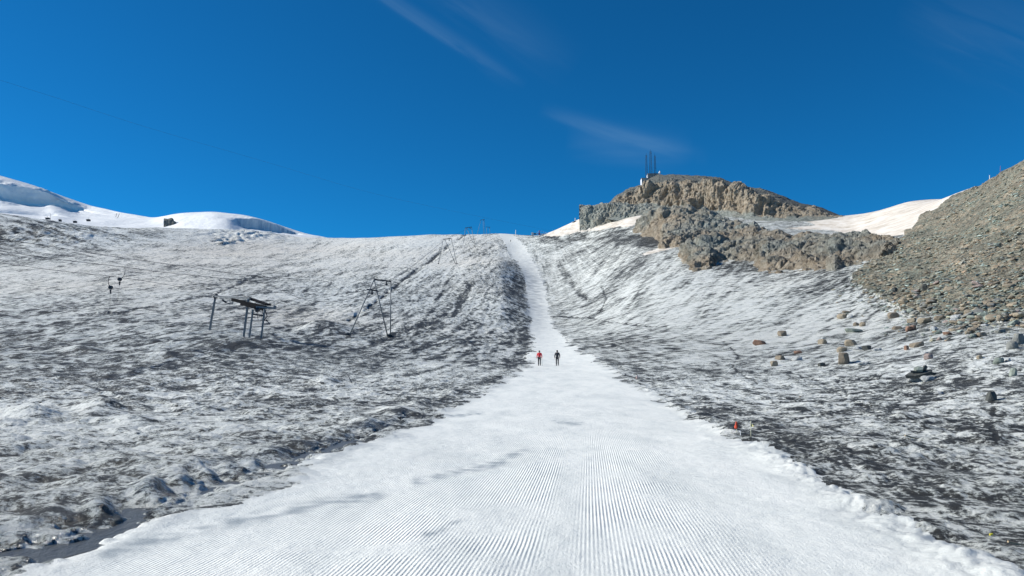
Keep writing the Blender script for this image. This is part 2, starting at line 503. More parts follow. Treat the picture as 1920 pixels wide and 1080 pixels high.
dirt_shade += lowf * (0.30 - .12 * far_w - .12 * (1 - sstep(15, 45, rad))) + np.clip(creas, -3, 3) * 0.10
bpat = np.clip(.45 + 1.8 * oct2(X, Yy, 1.6, 360) + 1.0 * oct2(X, Yy, .5, 361), 0, 1)
dirt_shade += furm * .62 * np.exp(-relief * 0) - bermR * .38 * bpat + bermR * .25 * (1 - bpat)
dirt_shade += .16 * np.exp(-((-dR - 1.5) / 1.2) ** 2) * (rad < 60) + .18 * np.exp(-((-dL - 1.0) / 0.9) ** 2) * (rad > 18) * (rad < 200)
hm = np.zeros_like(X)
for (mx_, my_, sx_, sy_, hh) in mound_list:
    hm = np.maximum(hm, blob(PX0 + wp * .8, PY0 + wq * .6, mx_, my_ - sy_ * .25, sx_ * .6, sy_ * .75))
dirt_shade -= hm * .22
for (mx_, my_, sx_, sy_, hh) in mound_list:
    dirt_shade += .34 * blob(PX0 + wp * .3, PY0 + wq * .2, mx_ + sx_ * .5, my_ + sy_ * .35, sx_ * .45, sy_ * .5)  # painted shade: darkens the ice colour on each mound's right and near side
dm = blob(PX0, PY0, 600, 612, 55, 10) + blob(PX0, PY0, 440, 645, 70, 8)
dirt_shade += dm * .5
strp = np.clip(.5 + 2.2 * perlin2(X / 14, Yy / 5.5, 350) + 1.2 * perlin2(X / 6, Yy / 2.2, 351), 0, 1)
dirt_shade += .5 * strp * blob(PX0, PY0, 965, 560, 22, 60) * (PX0 > px_r)
wet = chan
# melt streaks: each stretch of slope has its own run direction and grain, fixed to the ground
def hit0(px, py):
    r_ = ray(px, py)
    i = int(np.clip(np.searchsorted(PH, math.atan2(r_[0], r_[1])), 1, na - 1))
    k = np.where((PY0[i] <= py) & (RR > 4.5))[0][0]
    return np.array([X[i, k], Yy[i, k]])


STRK = [(110, 445, 13, 150, 35, 1.5), (260, 500, -4, 200, 45, .8), (520, 480, -14, 200, 40, .9), (500, 570, -16, 170, 45, .9), (150, 600, 2, 200, 45, .7), (700, 600, -24, 110, 60, 1.0),
        (800, 520, -38, 90, 60, 1.0), (850, 640, -14, 140, 50, 1.0), (900, 500, -20, 60, 60, .8), (300, 690, 3, 300, 45, .8), (1090, 500, 48, 60, 50, .6), (1150, 540, -46, 90, 50, 1.0),
        (1260, 560, -38, 120, 60, 1.1), (1420, 590, -30, 130, 50, 1.1), (1570, 580, -30, 110, 45, 1.2), (1250, 660, 12, 140, 45, .9), (1480, 670, -18, 150, 40, 1.0), (1700, 680, -20, 160, 45, 1.1),
        (1400, 760, 8, 170, 45, .9), (1750, 780, -8, 180, 50, .9), (1700, 900, 24, 200, 70, .8), (1130, 440, -12, 110, 30, 1.0)]
wsum = np.full_like(X, .12); ssum = np.zeros_like(X)
for k, (ax, ay, ang, sx_, sy_, am_) in enumerate(STRK):
    w_ = blob(PX0, PY0, ax, ay, sx_, sy_) * front
    m = w_ > .02
    jx = (hit0(ax + 25, ay) - hit0(ax - 25, ay)) / 50; jy = (hit0(ax, ay + 8) - hit0(ax, ay - 8)) / 16
    Ji = np.linalg.inv(np.stack([jx, jy], 1))
    o0 = hit0(ax, ay)
    lx = Ji[0, 0] * (X[m] - o0[0]) + Ji[0, 1] * (Yy[m] - o0[1]); ly = Ji[1, 0] * (X[m] - o0[0]) + Ji[1, 1] * (Yy[m] - o0[1])
    ca_, sa_ = math.cos(math.radians(ang)), math.sin(math.radians(ang))
    al = lx * ca_ + ly * sa_; ac_ = -lx * sa_ + ly * ca_
    ac_ = ac_ + 3 * perlin2(al / 60, ac_ / 25, 500 + k)
    n_ = 0
    for q, (lm, a_) in enumerate([(22, .28), (10, .42), (5, .50), (3.1, .45)]):
        n_ = n_ + a_ * perlin2(al / (lm * 7.5), ac_ / lm, 520 + k * 5 + q)
    ssum[m] += w_[m] * n_ * am_; wsum[m] += w_[m]
streak = ssum / wsum
dirt_shade += streak * .78
for pl, wd, am_ in [([(1105, 575), (1160, 530), (1215, 485)], 11, .26), ([(700, 690), (790, 625), (850, 590), (870, 560)], 9, .18), ([(560, 640), (640, 610)], 8, .2),
                    ([(1300, 690), (1400, 735), (1560, 760)], 7, .16), ([(1180, 690), (1290, 760), (1400, 810), (1520, 880), (1700, 1000)], 20, .12)]:
    d_, _s = segd(PX0 + wp * .8, PY0 + wq * .6, pl, 1.4)
    dirt_shade += am_ * np.exp(-(d_ / wd) ** 2)
# long melt tracks running down from the crest on the left flank, and runnels off the right slope
TRK = [([(925, 462), (880, 510), (800, 575), (690, 640)], 2.6, .30), ([(930, 480), (895, 530), (830, 590), (740, 650)], 2.2, .26), ([(915, 455), (850, 505), (790, 555), (735, 600)], 2.2, .26),
       ([(935, 520), (905, 570), (850, 620), (770, 665)], 3.0, .26), ([(900, 452), (850, 490), (815, 530), (790, 575)], 2.6, .26), ([(938, 560), (915, 600), (860, 645), (790, 680)], 3.5, .24),
       ([(940, 600), (900, 650), (830, 690), (700, 720)], 3.2, .22), ([(880, 500), (870, 560), (840, 610)], 4.5, .22), ([(850, 497), (835, 540), (800, 590), (780, 620)], 4.0, .2),
       ([(978, 470), (990, 500), (994, 540)], 2.0, .25), ([(1000, 470), (1018, 505), (1028, 545)], 1.8, .3),
       ([(1300, 520), (1240, 560), (1170, 610)], 2.4, .22), ([(1420, 520), (1330, 570), (1230, 620)], 2.6, .22), ([(1500, 525), (1400, 580), (1300, 625), (1240, 640)], 2.4, .24),
       ([(1600, 545), (1500, 590), (1400, 630), (1350, 650)], 2.6, .28), ([(1640, 575), (1560, 610), (1470, 650)], 2.2, .24), ([(1700, 620), (1620, 650), (1540, 690)], 2.2, .24),
       ([(1800, 640), (1700, 680), (1600, 700), (1500, 705)], 2.2, .24), ([(1860, 680), (1760, 705), (1680, 740)], 2.2, .22), ([(1920, 690), (1840, 730), (1760, 755)], 2.4, .22),
       ([(1250, 480), (1210, 530), (1180, 570)], 2.5, .22), ([(1160, 455), (1120, 500), (1100, 530)], 3, .2),
       ([(0, 408), (90, 432), (180, 462), (250, 492)], 3.0, .28), ([(0, 428), (100, 455), (190, 480)], 2.6, .26), ([(60, 405), (160, 432), (230, 462)], 2.4, .24), ([(0, 455), (120, 470), (230, 495)], 2.2, .2)]
for pl, wd, am_ in TRK:
    d_, _s = segd(PX0 + wp * .45, PY0 + wq * .35, pl, 1.2)
    m_ = np.exp(-(d_ / wd) ** 2)
    br = np.clip(.75 + .9 * oct2(PX0, PY0, 22, 371), .2, 1.2)
    dirt_shade += am_ * m_ * br * front - .10 * np.exp(-((d_ - wd * 2.2) / (wd * 1.2)) ** 2) * front
dirt_shade = np.clip(dirt_shade, 0, 1)
# on the run: blue-grey bare ice where the snow is scraped off
bare = np.zeros_like(X)
for pl, wd in [([(200, 1035), (300, 1005), (480, 968), (590, 945), (700, 928)], 16), ([(785, 900), (870, 882), (940, 864), (985, 845)], 9), ([(860, 975), (800, 1000)], 8),
               ([(850, 780), (900, 772)], 4), ([(1040, 790), (1090, 795)], 5)]:
    d_, _s = segd(PX0 + wp * .5, PY0 + wq * .5, pl, 2.0)
    bare = np.maximum(bare, np.exp(-(d_ / wd / 1.3) ** 2))
bare *= inrun * np.clip(.6 + .9 * oct2(X, Yy, 1.2, 340) + .9 * oct2(X, Yy, .3, 341), 0, 1) * .6
tint = np.clip(.25 * oct2(X, Yy, 60, 301) + .6 * blob(PX0, PY0, 500, 470, 260, 30) + .5 * blob(PX0, PY0, 560, 590, 120, 22) + .35 * blob(PX0, PY0, 200, 540, 300, 40)
               + .35 * blob(PX0, PY0, 350, 500, 400, 50) + .9 * (saddle | patch) + .45 * blob(PX0, PY0, 900, 490, 60, 50), 0, 1)

# ------------------------------------------------------------------ mesh helpers
def grid_mesh(name, xyz, faces, attrs, mat, smooth=True):
    used = np.unique(faces)
    remap = np.full(len(xyz), -1, np.int64); remap[used] = np.arange(len(used))
    f = remap[faces]
    me = bpy.data.meshes.new(name)
    me.vertices.add(len(used))
    me.vertices.foreach_set('co', xyz[used].astype(np.float32).ravel())
    me.loops.add(f.size); me.loops.foreach_set('vertex_index', f.astype(np.int32).ravel())
    k = f.shape[1]
    me.polygons.add(len(f))
    me.polygons.foreach_set('loop_start', np.arange(0, f.size, k, dtype=np.int32))
    me.polygons.foreach_set('loop_total', np.full(len(f), k, np.int32))
    me.update(calc_edges=True)
    for an, av in attrs.items():
        if av.ndim == 1:
            a = me.attributes.new(an, 'FLOAT', 'POINT'); a.data.foreach_set('value', av[used].astype(np.float32))
        else:
            a = me.attributes.new(an, 'FLOAT_COLOR', 'POINT')
            c = np.ones((len(used), 4), np.float32); c[:, :3] = av[used]
            a.data.foreach_set('color', c.ravel())
    if not smooth:
        me.polygons.foreach_set('use_smooth', np.zeros(len(f), bool))
    me.materials.append(mat)
    o = bpy.data.objects.new(name, me)
    COL.objects.link(o)
    return o


def structure(o):
    o['kind'] = 'structure'
    return o


def tag(o, label=None, cat=None, group=None, kind=None):
    if label: o['label'] = label
    if cat: o['category'] = cat
    if group: o['group'] = group
    if kind: o['kind'] = kind
    return o


# ------------------------------------------------------------------ materials
class NT:
    def __init__(self, name):
        self.m = bpy.data.materials.new(name); self.m.use_nodes = True
        self.n = self.m.node_tree.nodes; self.l = self.m.node_tree.links
        self.n.clear()
        self.out = self.n.new('ShaderNodeOutputMaterial')
        self.b = self.n.new('ShaderNodeBsdfPrincipled')
        self.l.new(self.b.outputs[0], self.out.inputs[0])

    def set(self, sock, v):
        if isinstance(v, (int, float, tuple)): sock.default_value = v
        else: self.l.new(v, sock)

    def math(self, op, a, b=None, c=None, clamp=False):
        n = self.n.new('ShaderNodeMath'); n.operation = op; n.use_clamp = clamp
        for i, v in enumerate((a, b, c)):
            if v is not None: self.set(n.inputs[i], v)
        return n.outputs[0]

    def attr(self, name, col=False):
        n = self.n.new('ShaderNodeAttribute'); n.attribute_name = name
        return n.outputs['Color' if col else 'Fac']

    def coord(self, scale=(1, 1, 1), rot=(0, 0, 0)):
        t = self.n.new('ShaderNodeTexCoord'); m = self.n.new('ShaderNodeMapping')
        m.inputs['Rotation'].default_value = rot
        m.inputs['Scale'].default_value = scale
        self.l.new(t.outputs['Object'], m.inputs[0])
        return m.outputs[0]

    def noise(self, vec, scale, detail=4, rough=.6, dist=0.0):
        n = self.n.new('ShaderNodeTexNoise')
        n.inputs['Scale'].default_value = scale; n.inputs['Detail'].default_value = detail
        n.inputs['Roughness'].default_value = rough; n.inputs['Distortion'].default_value = dist
        self.l.new(vec, n.inputs[0])
        return n.outputs[0]

    def ramp(self, fac, stops):
        n = self.n.new('ShaderNodeValToRGB')
        e = n.color_ramp.elements
        while len(e) < len(stops): e.new(0.5)
        for el, (p, c) in zip(e, stops):
            el.position = p; el.color = (*c, 1)
        self.l.new(fac, n.inputs[0])
        return n.outputs[0]

    def mix(self, f, a, b, blend='MIX'):
        n = self.n.new('ShaderNodeMix'); n.data_type = 'RGBA'; n.blend_type = blend
        for i, v in ((0, f), (6, a), (7, b)):
            if isinstance(v, tuple) and len(v) == 3: v = (*v, 1)
            self.set(n.inputs[i], v)
        return n.outputs[2]

    def bump(self, h, strength=.5, dist=.1, normal=None):
        n = self.n.new('ShaderNodeBump'); n.inputs['Strength'].default_value = strength
        n.inputs['Distance'].default_value = dist
        self.l.new(h, n.inputs['Height'])
        if normal is not None: self.l.new(normal, n.inputs['Normal'])
        return n.outputs[0]


def simple_mat(name, col, rough=.5, metal=0.0, var=.15, nscale=6.0):
    t = NT(name)
    c = t.coord()
    n = t.noise(c, nscale, 4, .6)
    d = tuple(x * (1 - var) for x in col); l = tuple(min(1, x * (1 + var)) for x in col)
    t.l.new(t.ramp(n, [(.3, d), (.7, l)]), t.b.inputs['Base Color'])
    t.b.inputs['Roughness'].default_value = rough
    t.b.inputs['Metallic'].default_value = metal
    return t.m


# glacier ice
t = NT('dirty_ice')
c = t.coord()
n1 = t.noise(c, 6.5, 7, .78)
nf = t.noise(c, 1.1, 6, .75)
sl = t.noise(t.coord((1.0, .20, .5), (0, 0, math.radians(9))), .55, 8, .74)
sl = t.math('ADD', t.math('MULTIPLY', sl, .65), t.math('MULTIPLY', t.noise(t.coord((1.0, .35, .5), (0, 0, math.radians(9))), 2.6, 5, .7), .35))
sr = t.noise(t.coord((.20, 1.0, .5), (0, 0, -aR)), .55, 8, .74)
sr = t.math('ADD', t.math('MULTIPLY', sr, .65), t.math('MULTIPLY', t.noise(t.coord((.35, 1.0, .5), (0, 0, -aR)), 2.6, 5, .7), .35))
st = t.math('ADD', t.math('MULTIPLY', sl, t.math('SUBTRACT', 1.0, t.attr('side'))), t.math('MULTIPLY', sr, t.attr('side')))
fw = t.attr('farw')
a1 = t.math('ADD', t.math('MULTIPLY', t.math('SUBTRACT', n1, .5), 4.0), t.math('MULTIPLY', t.math('SUBTRACT', nf, .5), 2.6))
a2 = t.math('MULTIPLY', t.math('SUBTRACT', st, .5), 3.2)
dd0 = t.math('ADD', t.attr('dirt_shade'), t.math('ADD', t.math('MULTIPLY', a1, t.math('SUBTRACT', 1.0, t.math('MULTIPLY', fw, .45))), t.math('MULTIPLY', a2, t.math('ADD', .10, t.math('MULTIPLY', fw, .90)))))
spm = t.noise(t.coord((1.25, .9, 1)), 1.5, 3, .62)
spf = t.math('ADD', t.math('MULTIPLY', t.noise(t.coord((1.0, .34, .6), (0, 0, math.radians(9))), 1.05, 3, .62), t.math('SUBTRACT', 1.0, t.attr('side'))),
             t.math('MULTIPLY', t.noise(t.coord((.34, 1.0, .6), (0, 0, -aR)), 1.05, 3, .62), t.attr('side')))
sp = t.math('ADD', t.math('MULTIPLY', t.math('SUBTRACT', spm, .5), t.math('MULTIPLY', t.attr('midw'), 2.6)), t.math('MULTIPLY', t.math('SUBTRACT', spf, .5), t.math('MULTIPLY', fw, 2.4)))
dd = t.math('ADD', dd0, sp, clamp=True)
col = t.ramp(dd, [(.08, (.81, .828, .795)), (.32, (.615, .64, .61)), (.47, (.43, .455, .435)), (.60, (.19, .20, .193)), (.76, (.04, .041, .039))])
# grit gathered in the finest pits
pit = t.noise(c, 22, 6, .8)
grit = t.math('MULTIPLY', t.ramp(pit, [(.36, (1,) * 3), (.44, (0,) * 3)]), t.math('ADD', .0, t.math('MULTIPLY', t.attr('dirt_shade'), t.math('SUBTRACT', 1.0, t.math('MULTIPLY', fw, .7)))), clamp=True)
col = t.mix(grit, col, (.05, .05, .048))
warm = t.mix(1.0, col, (1.05, .965, .89), 'MULTIPLY')
col = t.mix(t.attr('tint'), col, warm)
t.l.new(col, t.b.inputs['Base Color'])
ro = t.math('SUBTRACT', .55, t.math('MULTIPLY', t.attr('wet'), .4))
t.l.new(ro, t.b.inputs['Roughness'])
t.b.inputs['Specular IOR Level'].default_value = .22
bh = t.math('ADD', t.math('MULTIPLY', pit, .5), t.math('ADD', n1, t.math('MULTIPLY', t.noise(c, 2.2, 6, .7), 2.0)))
nb = t.bump(bh, 1.0, .09)
nb2 = t.bump(t.math('MULTIPLY', spm, t.attr('midw')), 1.0, .25, nb)
t.l.new(t.bump(t.math('MULTIPLY', st, fw), 1.0, 1.0, nb2), t.b.inputs['Normal'])
M_ICE = t.m

# groomed snow
t = NT('groomed_snow')
c = t.coord()
ac = t.attr('across')
wob = t.math('MULTIPLY', t.noise(c, .5, 2, .5), .012)
wv_ = t.math('SINE', t.math('MULTIPLY', t.math('ADD', ac, wob), 2 * math.pi / .047))
patchn = t.noise(c, .55, 4, .6, .4)
cmask = t.math('MULTIPLY', t.attr('groom'), t.ramp(patchn, [(.38, (.18,) * 3), (.58, (1.0,) * 3)]))
cord = t.math('MULTIPLY', wv_, cmask)
grain = t.noise(c, 30, 5, .75)
lump = t.noise(c, 5, 5, .65)
n0 = t.bump(t.math('ADD', t.math('MULTIPLY', grain, 1.0), t.math('MULTIPLY', lump, 1.6)), .55, .03)
t.l.new(t.bump(cord, 1.0, .0034, n0), t.b.inputs['Normal'])
smut = t.noise(t.coord((1, .3, 1)), .9, 7, .7)
col = t.ramp(smut, [(.30, (.66, .685, .66)), (.46, (.785, .80, .76)), (.60, (.87, .875, .825))])
speck = t.ramp(t.noise(c, 14, 6, .8), [(.30, (.62, .66, .68)), (.42, (1, 1, 1))])
col = t.mix(.7, col, speck, 'MULTIPLY')
bn = t.math('MULTIPLY', t.attr('bare'), t.math('ADD', .5, t.math('MULTIPLY', t.noise(c, 4, 6, .8), 1.2)), clamp=True)
col = t.mix(bn, col, (.17, .22, .26))
col = t.mix(t.attr('grime'), col, (.30, .32, .33))
t.l.new(col, t.b.inputs['Base Color'])
t.b.inputs['Roughness'].default_value = .55
t.b.inputs['Specular IOR Level'].default_value = .35
M_SNOW = t.m

# old snow fields, slightly pink
t = NT('old_snow')
c = t.coord()
sm = t.noise(t.coord((.5, .12, .5), (0, 0, math.radians(-35))), .55, 7, .7)
col = t.ramp(sm, [(.34, (.48, .42, .34)), (.47, (.68, .615, .53)), (.62, (.81, .765, .70))])
t.l.new(col, t.b.inputs['Base Color'])
t.b.inputs['Roughness'].default_value = .6
t.l.new(t.bump(t.noise(c, .7, 6, .7), .6, .4), t.b.inputs['Normal'])
M_FIELD = t.m

# scree bed under the loose stones
t = NT('scree')
c = t.coord()
v = t.n.new('ShaderNodeTexVoronoi'); v.inputs['Scale'].default_value = 1.7
t.l.new(c, v.inputs[0])
vs = t.n.new('ShaderNodeSeparateColor'); t.l.new(v.outputs['Color'], vs.inputs[0])
col = t.ramp(vs.outputs[0], [(0, (.12, .11, .09)), (.35, (.22, .21, .18)), (.65, (.25, .26, .23)), (.9, (.33, .27, .21)), (1, (.36, .36, .33))])
fan = t.ramp(t.noise(t.coord((1, .25, .25), (0, 0, math.radians(35))), .22, 5, .65), [(.38, (.62, .64, .60)), (.6, (1.25, 1.2, 1.1))])
col = t.mix(.8, col, fan, 'MULTIPLY')
col = t.mix(.6, col, t.ramp(t.noise(c, .12, 4, .6), [(.35, (.75, .85, .80)), (.65, (1.1, .98, .88))]), 'MULTIPLY')
t.l.new(col, t.b.inputs['Base Color'])
t.b.inputs['Roughness'].default_value = .85
t.l.new(t.bump(t.math('ADD', v.outputs['Distance'], t.noise(c, 4, 5, .7)), 1.0, .35), t.b.inputs['Normal'])
M_SCREE = t.m

# ------------------------------------------------------------------ ground objects: one sheet cut by what covers it
xyz = np.stack([X.ravel(), Yy.ravel(), Z2.ravel()], 1)
idx = np.arange(na * nr).reshape(na, nr)
quads = np.stack([idx[:-1, :-1].ravel(), idx[:-1, 1:].ravel(), idx[1:, 1:].ravel(), idx[1:, :-1].ravel()], 1)
cls = np.zeros_like(X, dtype=np.int8)
cls[inrun] = 1
cls[saddle | patch] = 3
cls[scree] = 2
cq = np.minimum.reduce([cls[:-1, :-1], cls[:-1, 1:], cls[1:, 1:], cls[1:, :-1]]).ravel()
across = X - (-.33 + .1 * Yy)
cord_m = run_in * (1 - sstep(14, 34, rad)) * (1 - np.exp(-(across / .26) ** 4) * .9) * sstep(.3, 1.5, din)
cord_m *= 1 - .9 * sstep(1.2, 2.4, across)
grime = np.clip(sstep(.9, 0, din + edge_n * edge_s * .3) * .35 + .35 * 1.7 * blob(PX0, PY0, 1000, 545, 40, 70) * np.clip(.5 + 1.5 * oct2(X, Yy, 3, 310), 0, 1), 0, 1)
fl = lambda a: a.astype(np.float32).ravel()
structure(grid_mesh('glacier', xyz, quads[cq == 0], {'dirt_shade': fl(dirt_shade), 'tint': fl(tint), 'side': fl(side_w), 'farw': fl(far_w), 'wet': fl(wet), 'midw': fl(sstep(12, 35, rad) * (1 - .75 * far_w))}, M_ICE))
structure(grid_mesh('ski_run', xyz, quads[cq == 1], {'across': fl(across), 'groom': fl(cord_m), 'bare': fl(bare), 'grime': fl(grime)}, M_SNOW))
structure(grid_mesh('scree_slope', xyz, quads[cq == 2], {}, M_SCREE))
structure(grid_mesh('old_snow_field', xyz, quads[cq == 3], {}, M_FIELD))
# inner disc closing the sheet under the lens

# projected pixel of every vertex, used to drop things on the ground
PYg = PY1
fine_cols = np.where((PH > -0.62) & (PH < 0.62))[0]


def hit(px, py):
    """the first ground point on the sight line through (px, py)"""
    u = (px - CX) / F
    r_ = ray(px, py)
    a = math.atan2(r_[0], r_[1])
    i = int(np.clip(np.searchsorted(PH, a), 1, na - 1))
    col_y = PYg[i]
    k = np.where((col_y <= py) & (RR > 4.5))[0]
    if len(k) == 0: return None
    k = k[0]
    return Vector((X[i, k], Yy[i, k], Z2[i, k]))


def ground(x, y):
    a = math.atan2(x, y); r = math.hypot(x, y)
    i = int(np.clip(np.searchsorted(PH, a), 1, na - 1)); k = int(np.clip(np.searchsorted(RR, r), 1, nr - 1))
    ta = (a - PH[i - 1]) / (PH[i] - PH[i - 1]); tr = (r - RR[k - 1]) / (RR[k] - RR[k - 1])
    return float((Z2[i - 1, k - 1] * (1 - ta) + Z2[i, k - 1] * ta) * (1 - tr) + (Z2[i - 1, k] * (1 - ta) + Z2[i, k] * ta) * tr)

#@@OBJECTS@@
# ------------------------------------------------------------------ rock and far snow: surfaces built from rows of points
def rows_surface(name, rows, nu, nvs, disp, mat, attrs, px_range, flat=False, soft=0):
    flat = mat.name.startswith('crag')
    """rows: tables (px, py, Y[, dz]) from the buried foot up and over the back"""
    pxs = np.linspace(px_range[0], px_range[1], nu)
    lines = []
    for tb in rows:
        tb = sorted(tb)
        a = np.array([(q[0], q[1], q[2], q[3] if len(q) > 3 else 0) for q in tb], float)
        py = np.interp(pxs, a[:, 0], a[:, 1]); Y = np.interp(pxs, a[:, 0], a[:, 2]); dz = np.interp(pxs, a[:, 0], a[:, 3])
        if soft:
            kk = np.exp(-np.linspace(-2, 2, 2 * soft + 1) ** 2); kk /= kk.sum()
            py = np.convolve(np.pad(py, soft, mode='reflect', reflect_type='odd'), kk, 'valid')
            Y = np.convolve(np.pad(Y, soft, mode='reflect', reflect_type='odd'), kk, 'valid')
        u = (pxs - CX) / F; v = (CY - py) / F
        ry = cT - v * sT; rz = sT + v * cT
        s_ = Y / ry
        lines.append(np.stack([u * s_, Y, H + rz * s_ + dz], 1))
    grid = []; vv = []
    for k in range(len(lines) - 1):
        n = nvs[k]
        for j in range(n):
            w = j / n
            grid.append(lines[k] * (1 - w) + lines[k + 1] * w); vv.append(k + w)
    grid.append(lines[-1]); vv.append(len(lines) - 1)
    G = np.array(grid)                       # nv, nu, 3
    # soften the row corners
    for _ in range(6):
        G[1:-1] = .25 * G[:-2] + .5 * G[1:-1] + .25 * G[2:]
    V = np.repeat(np.array(vv)[:, None], nu, 1)
    du = np.gradient(G, axis=1); dv = np.gradient(G, axis=0)
    n = np.cross(du, dv); n /= np.maximum(np.linalg.norm(n, axis=2), 1e-9)[..., None]
    n[n[..., 1] > 0.3] *= 1
    d = disp(G[..., 0].ravel(), G[..., 1].ravel(), G[..., 2].ravel(), V.ravel(), np.repeat(pxs[None], len(vv), 0).ravel())
    G2 = G + n * d.reshape(V.shape)[..., None]
    nv_ = len(vv)
    ii = np.arange(nv_ * nu).reshape(nv_, nu)
    q = np.stack([ii[:-1, :-1].ravel(), ii[:-1, 1:].ravel(), ii[1:, 1:].ravel(), ii[1:, :-1].ravel()], 1)
    at = {k: f(G2[..., 0].ravel(), G2[..., 1].ravel(), G2[..., 2].ravel(), V.ravel(), np.repeat(pxs[None], nv_, 0).ravel()) for k, f in attrs.items()}
    return structure(grid_mesh(name, G2.reshape(-1, 3), q, at, mat, smooth=not flat))


def fb3(x, y, z, lam, octs, seed, gain=.5):
    out = 0; a = 1
    for k in range(octs):
        out = out + a * perlin3(x / lam + k * 7.7, y / lam, z / lam, seed + k)
        lam *= .5; a *= gain
    return out


def crag(x, y, z, big, seed, vert=1.0):
    """blocky rock relief: cells of several sizes, each face set back by its own amount"""
    out = 0
    for k, (lm, am) in enumerate([(big, .34), (big * .42, .36), (big * .18, .40), (big * .08, .36)]):
        wx = x + .35 * lm * perlin3(x / lm, y / lm, z / lm, seed + 50 + k)
        f1, f2, v_ = worley3(wx / lm, y / lm, z / lm / vert, seed + k)
        out = out + am * lm * ((v_ - .5) * .9 * sstep(0, .22, f2 - f1) + (.5 - f1) * .55)
    return out


t = NT('crag_rock')
c = t.coord()
nb = t.noise(c, .09, 7, .7)
nm = t.noise(c, .5, 7, .72)
tanf = t.math('ADD', t.attr('tan'), t.math('MULTIPLY', t.math('SUBTRACT', nb, .5), 2.2), clamp=True)
ctan = t.ramp(nm, [(.30, (.16, .125, .085)), (.42, (.37, .295, .21)), (.58, (.54, .46, .35)), (.75, (.60, .55, .47))])
cgr = t.ramp(nm, [(.30, (.11, .125, .11)), (.42, (.26, .285, .255)), (.56, (.40, .43, .39)), (.72, (.56, .58, .53))])
col = t.mix(tanf, cgr, ctan)
crk = t.ramp(t.noise(t.coord((1, 1, .45)), .8, 8, .8), [(.36, (1,) * 3), (.45, (0,) * 3)])
col = t.mix(t.math('MULTIPLY', crk, .6), col, (.06, .058, .05))
col = t.mix(t.attr('dark'), col, (.095, .095, .088))
t.l.new(col, t.b.inputs['Base Color']); t.b.inputs['Roughness'].default_value = .85
t.l.new(t.bump(t.math('ADD', nm, t.math('MULTIPLY', t.noise(c, 1.6, 6, .75), .6)), 1.0, 2.4), t.b.inputs['Normal'])
M_CRAG = t.m

SKY_S = [(1136, 384), (1144, 378), (1156, 365), (1181, 352), (1203, 346), (1215, 334), (1235, 326), (1260, 326), (1300, 328), (1342, 330), (1365, 339), (1412, 352),
         (1433, 354), (1500, 379), (1541, 388), (1571, 402), (1585, 409)]
Yc = lambda px: float(np.interp(px, [1130, 1217, 1300, 1400, 1462, 1590], [520, 500, 472, 434, 418, 402]))
Tb = [(1136, 388), (1187, 385), (1217, 383), (1271, 388), (1354, 396), (1400, 402), (1462, 408), (1570, 406), (1585, 412)]
Tt = [(1136, 385), (1160, 372), (1187, 360), (1229, 347), (1292, 340), (1354, 346), (1400, 358), (1418, 368), (1491, 388), (1535, 398), (1571, 404), (1585, 410)]
rows = [[(1136, 410, 490), (1200, 414, 468, -3), (1300, 420, 436, -3), (1400, 430, 404, -3), (1440, 436, 388, -3), (1475, 434, 386, -2), (1500, 424, 396, -2), (1585, 420, 396, -4)],
        [(px, py, Yc(px)) for px, py in Tb],
        [(px, py, Yc(px) + 9) for px, py in Tt],
        [(px, py, Yc(px) + 48) for px, py in SKY_S],
        [(px, py + 2, Yc(px) + 80, -25) for px, py in SKY_S],
        [(px, py + 4, Yc(px) + 120, -70) for px, py in SKY_S]]


def d_sum(x, y, z, v, px):
    band = sstep(.9, 1.15, v) * (1 - sstep(2.0, 2.5, v))
    e = sstep(1136, 1165, px) * (1 - .85 * sstep(1440, 1560, px))
    return (crag(x, y, z, 13, 400, 2.6) * 1.9 * band + crag(x, y, z, 7, 420) * .35 * (1 - band) * sstep(.5, 1.2, v) + fb3(x, y, z, 3, 3, 440) * .25) * (.25 + .75 * e)


rows_surface('rock_summit', rows, 620, [34, 74, 44, 16, 8], d_sum, M_CRAG,
             {'tan': lambda x, y, z, v, px: np.clip(sstep(.95, 1.1, v) * (1 - sstep(2.0, 2.35, v)) * 1.25 - .15, 0, 1),
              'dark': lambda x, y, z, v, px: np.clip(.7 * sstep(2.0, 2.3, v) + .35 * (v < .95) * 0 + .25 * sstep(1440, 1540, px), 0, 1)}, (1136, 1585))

# grey green wall at the summit's left foot
rows = [[(1078, 424, 500, -3), (1225, 412, 470, -3)], [(1086, 416, 505), (1225, 402, 474)], [(1087, 396, 508), (1225, 390, 480)],
        [(1092, 385.5, 511), (1144, 381, 496), (1225, 385, 486)], [(1094, 385, 540), (1225, 384, 520)], [(1096, 385, 560, -20), (1225, 384, 540, -20)]]
rows_surface('rock_wall', rows, 260, [10, 30, 26, 10, 6],
             lambda x, y, z, v, px: crag(x, y, z, 9, 500, 1.4) * 1.1, M_CRAG,
             {'tan': lambda x, y, z, v, px: .12 + 0 * x, 'dark': lambda x, y, z, v, px: 0 * x}, (1086, 1225))


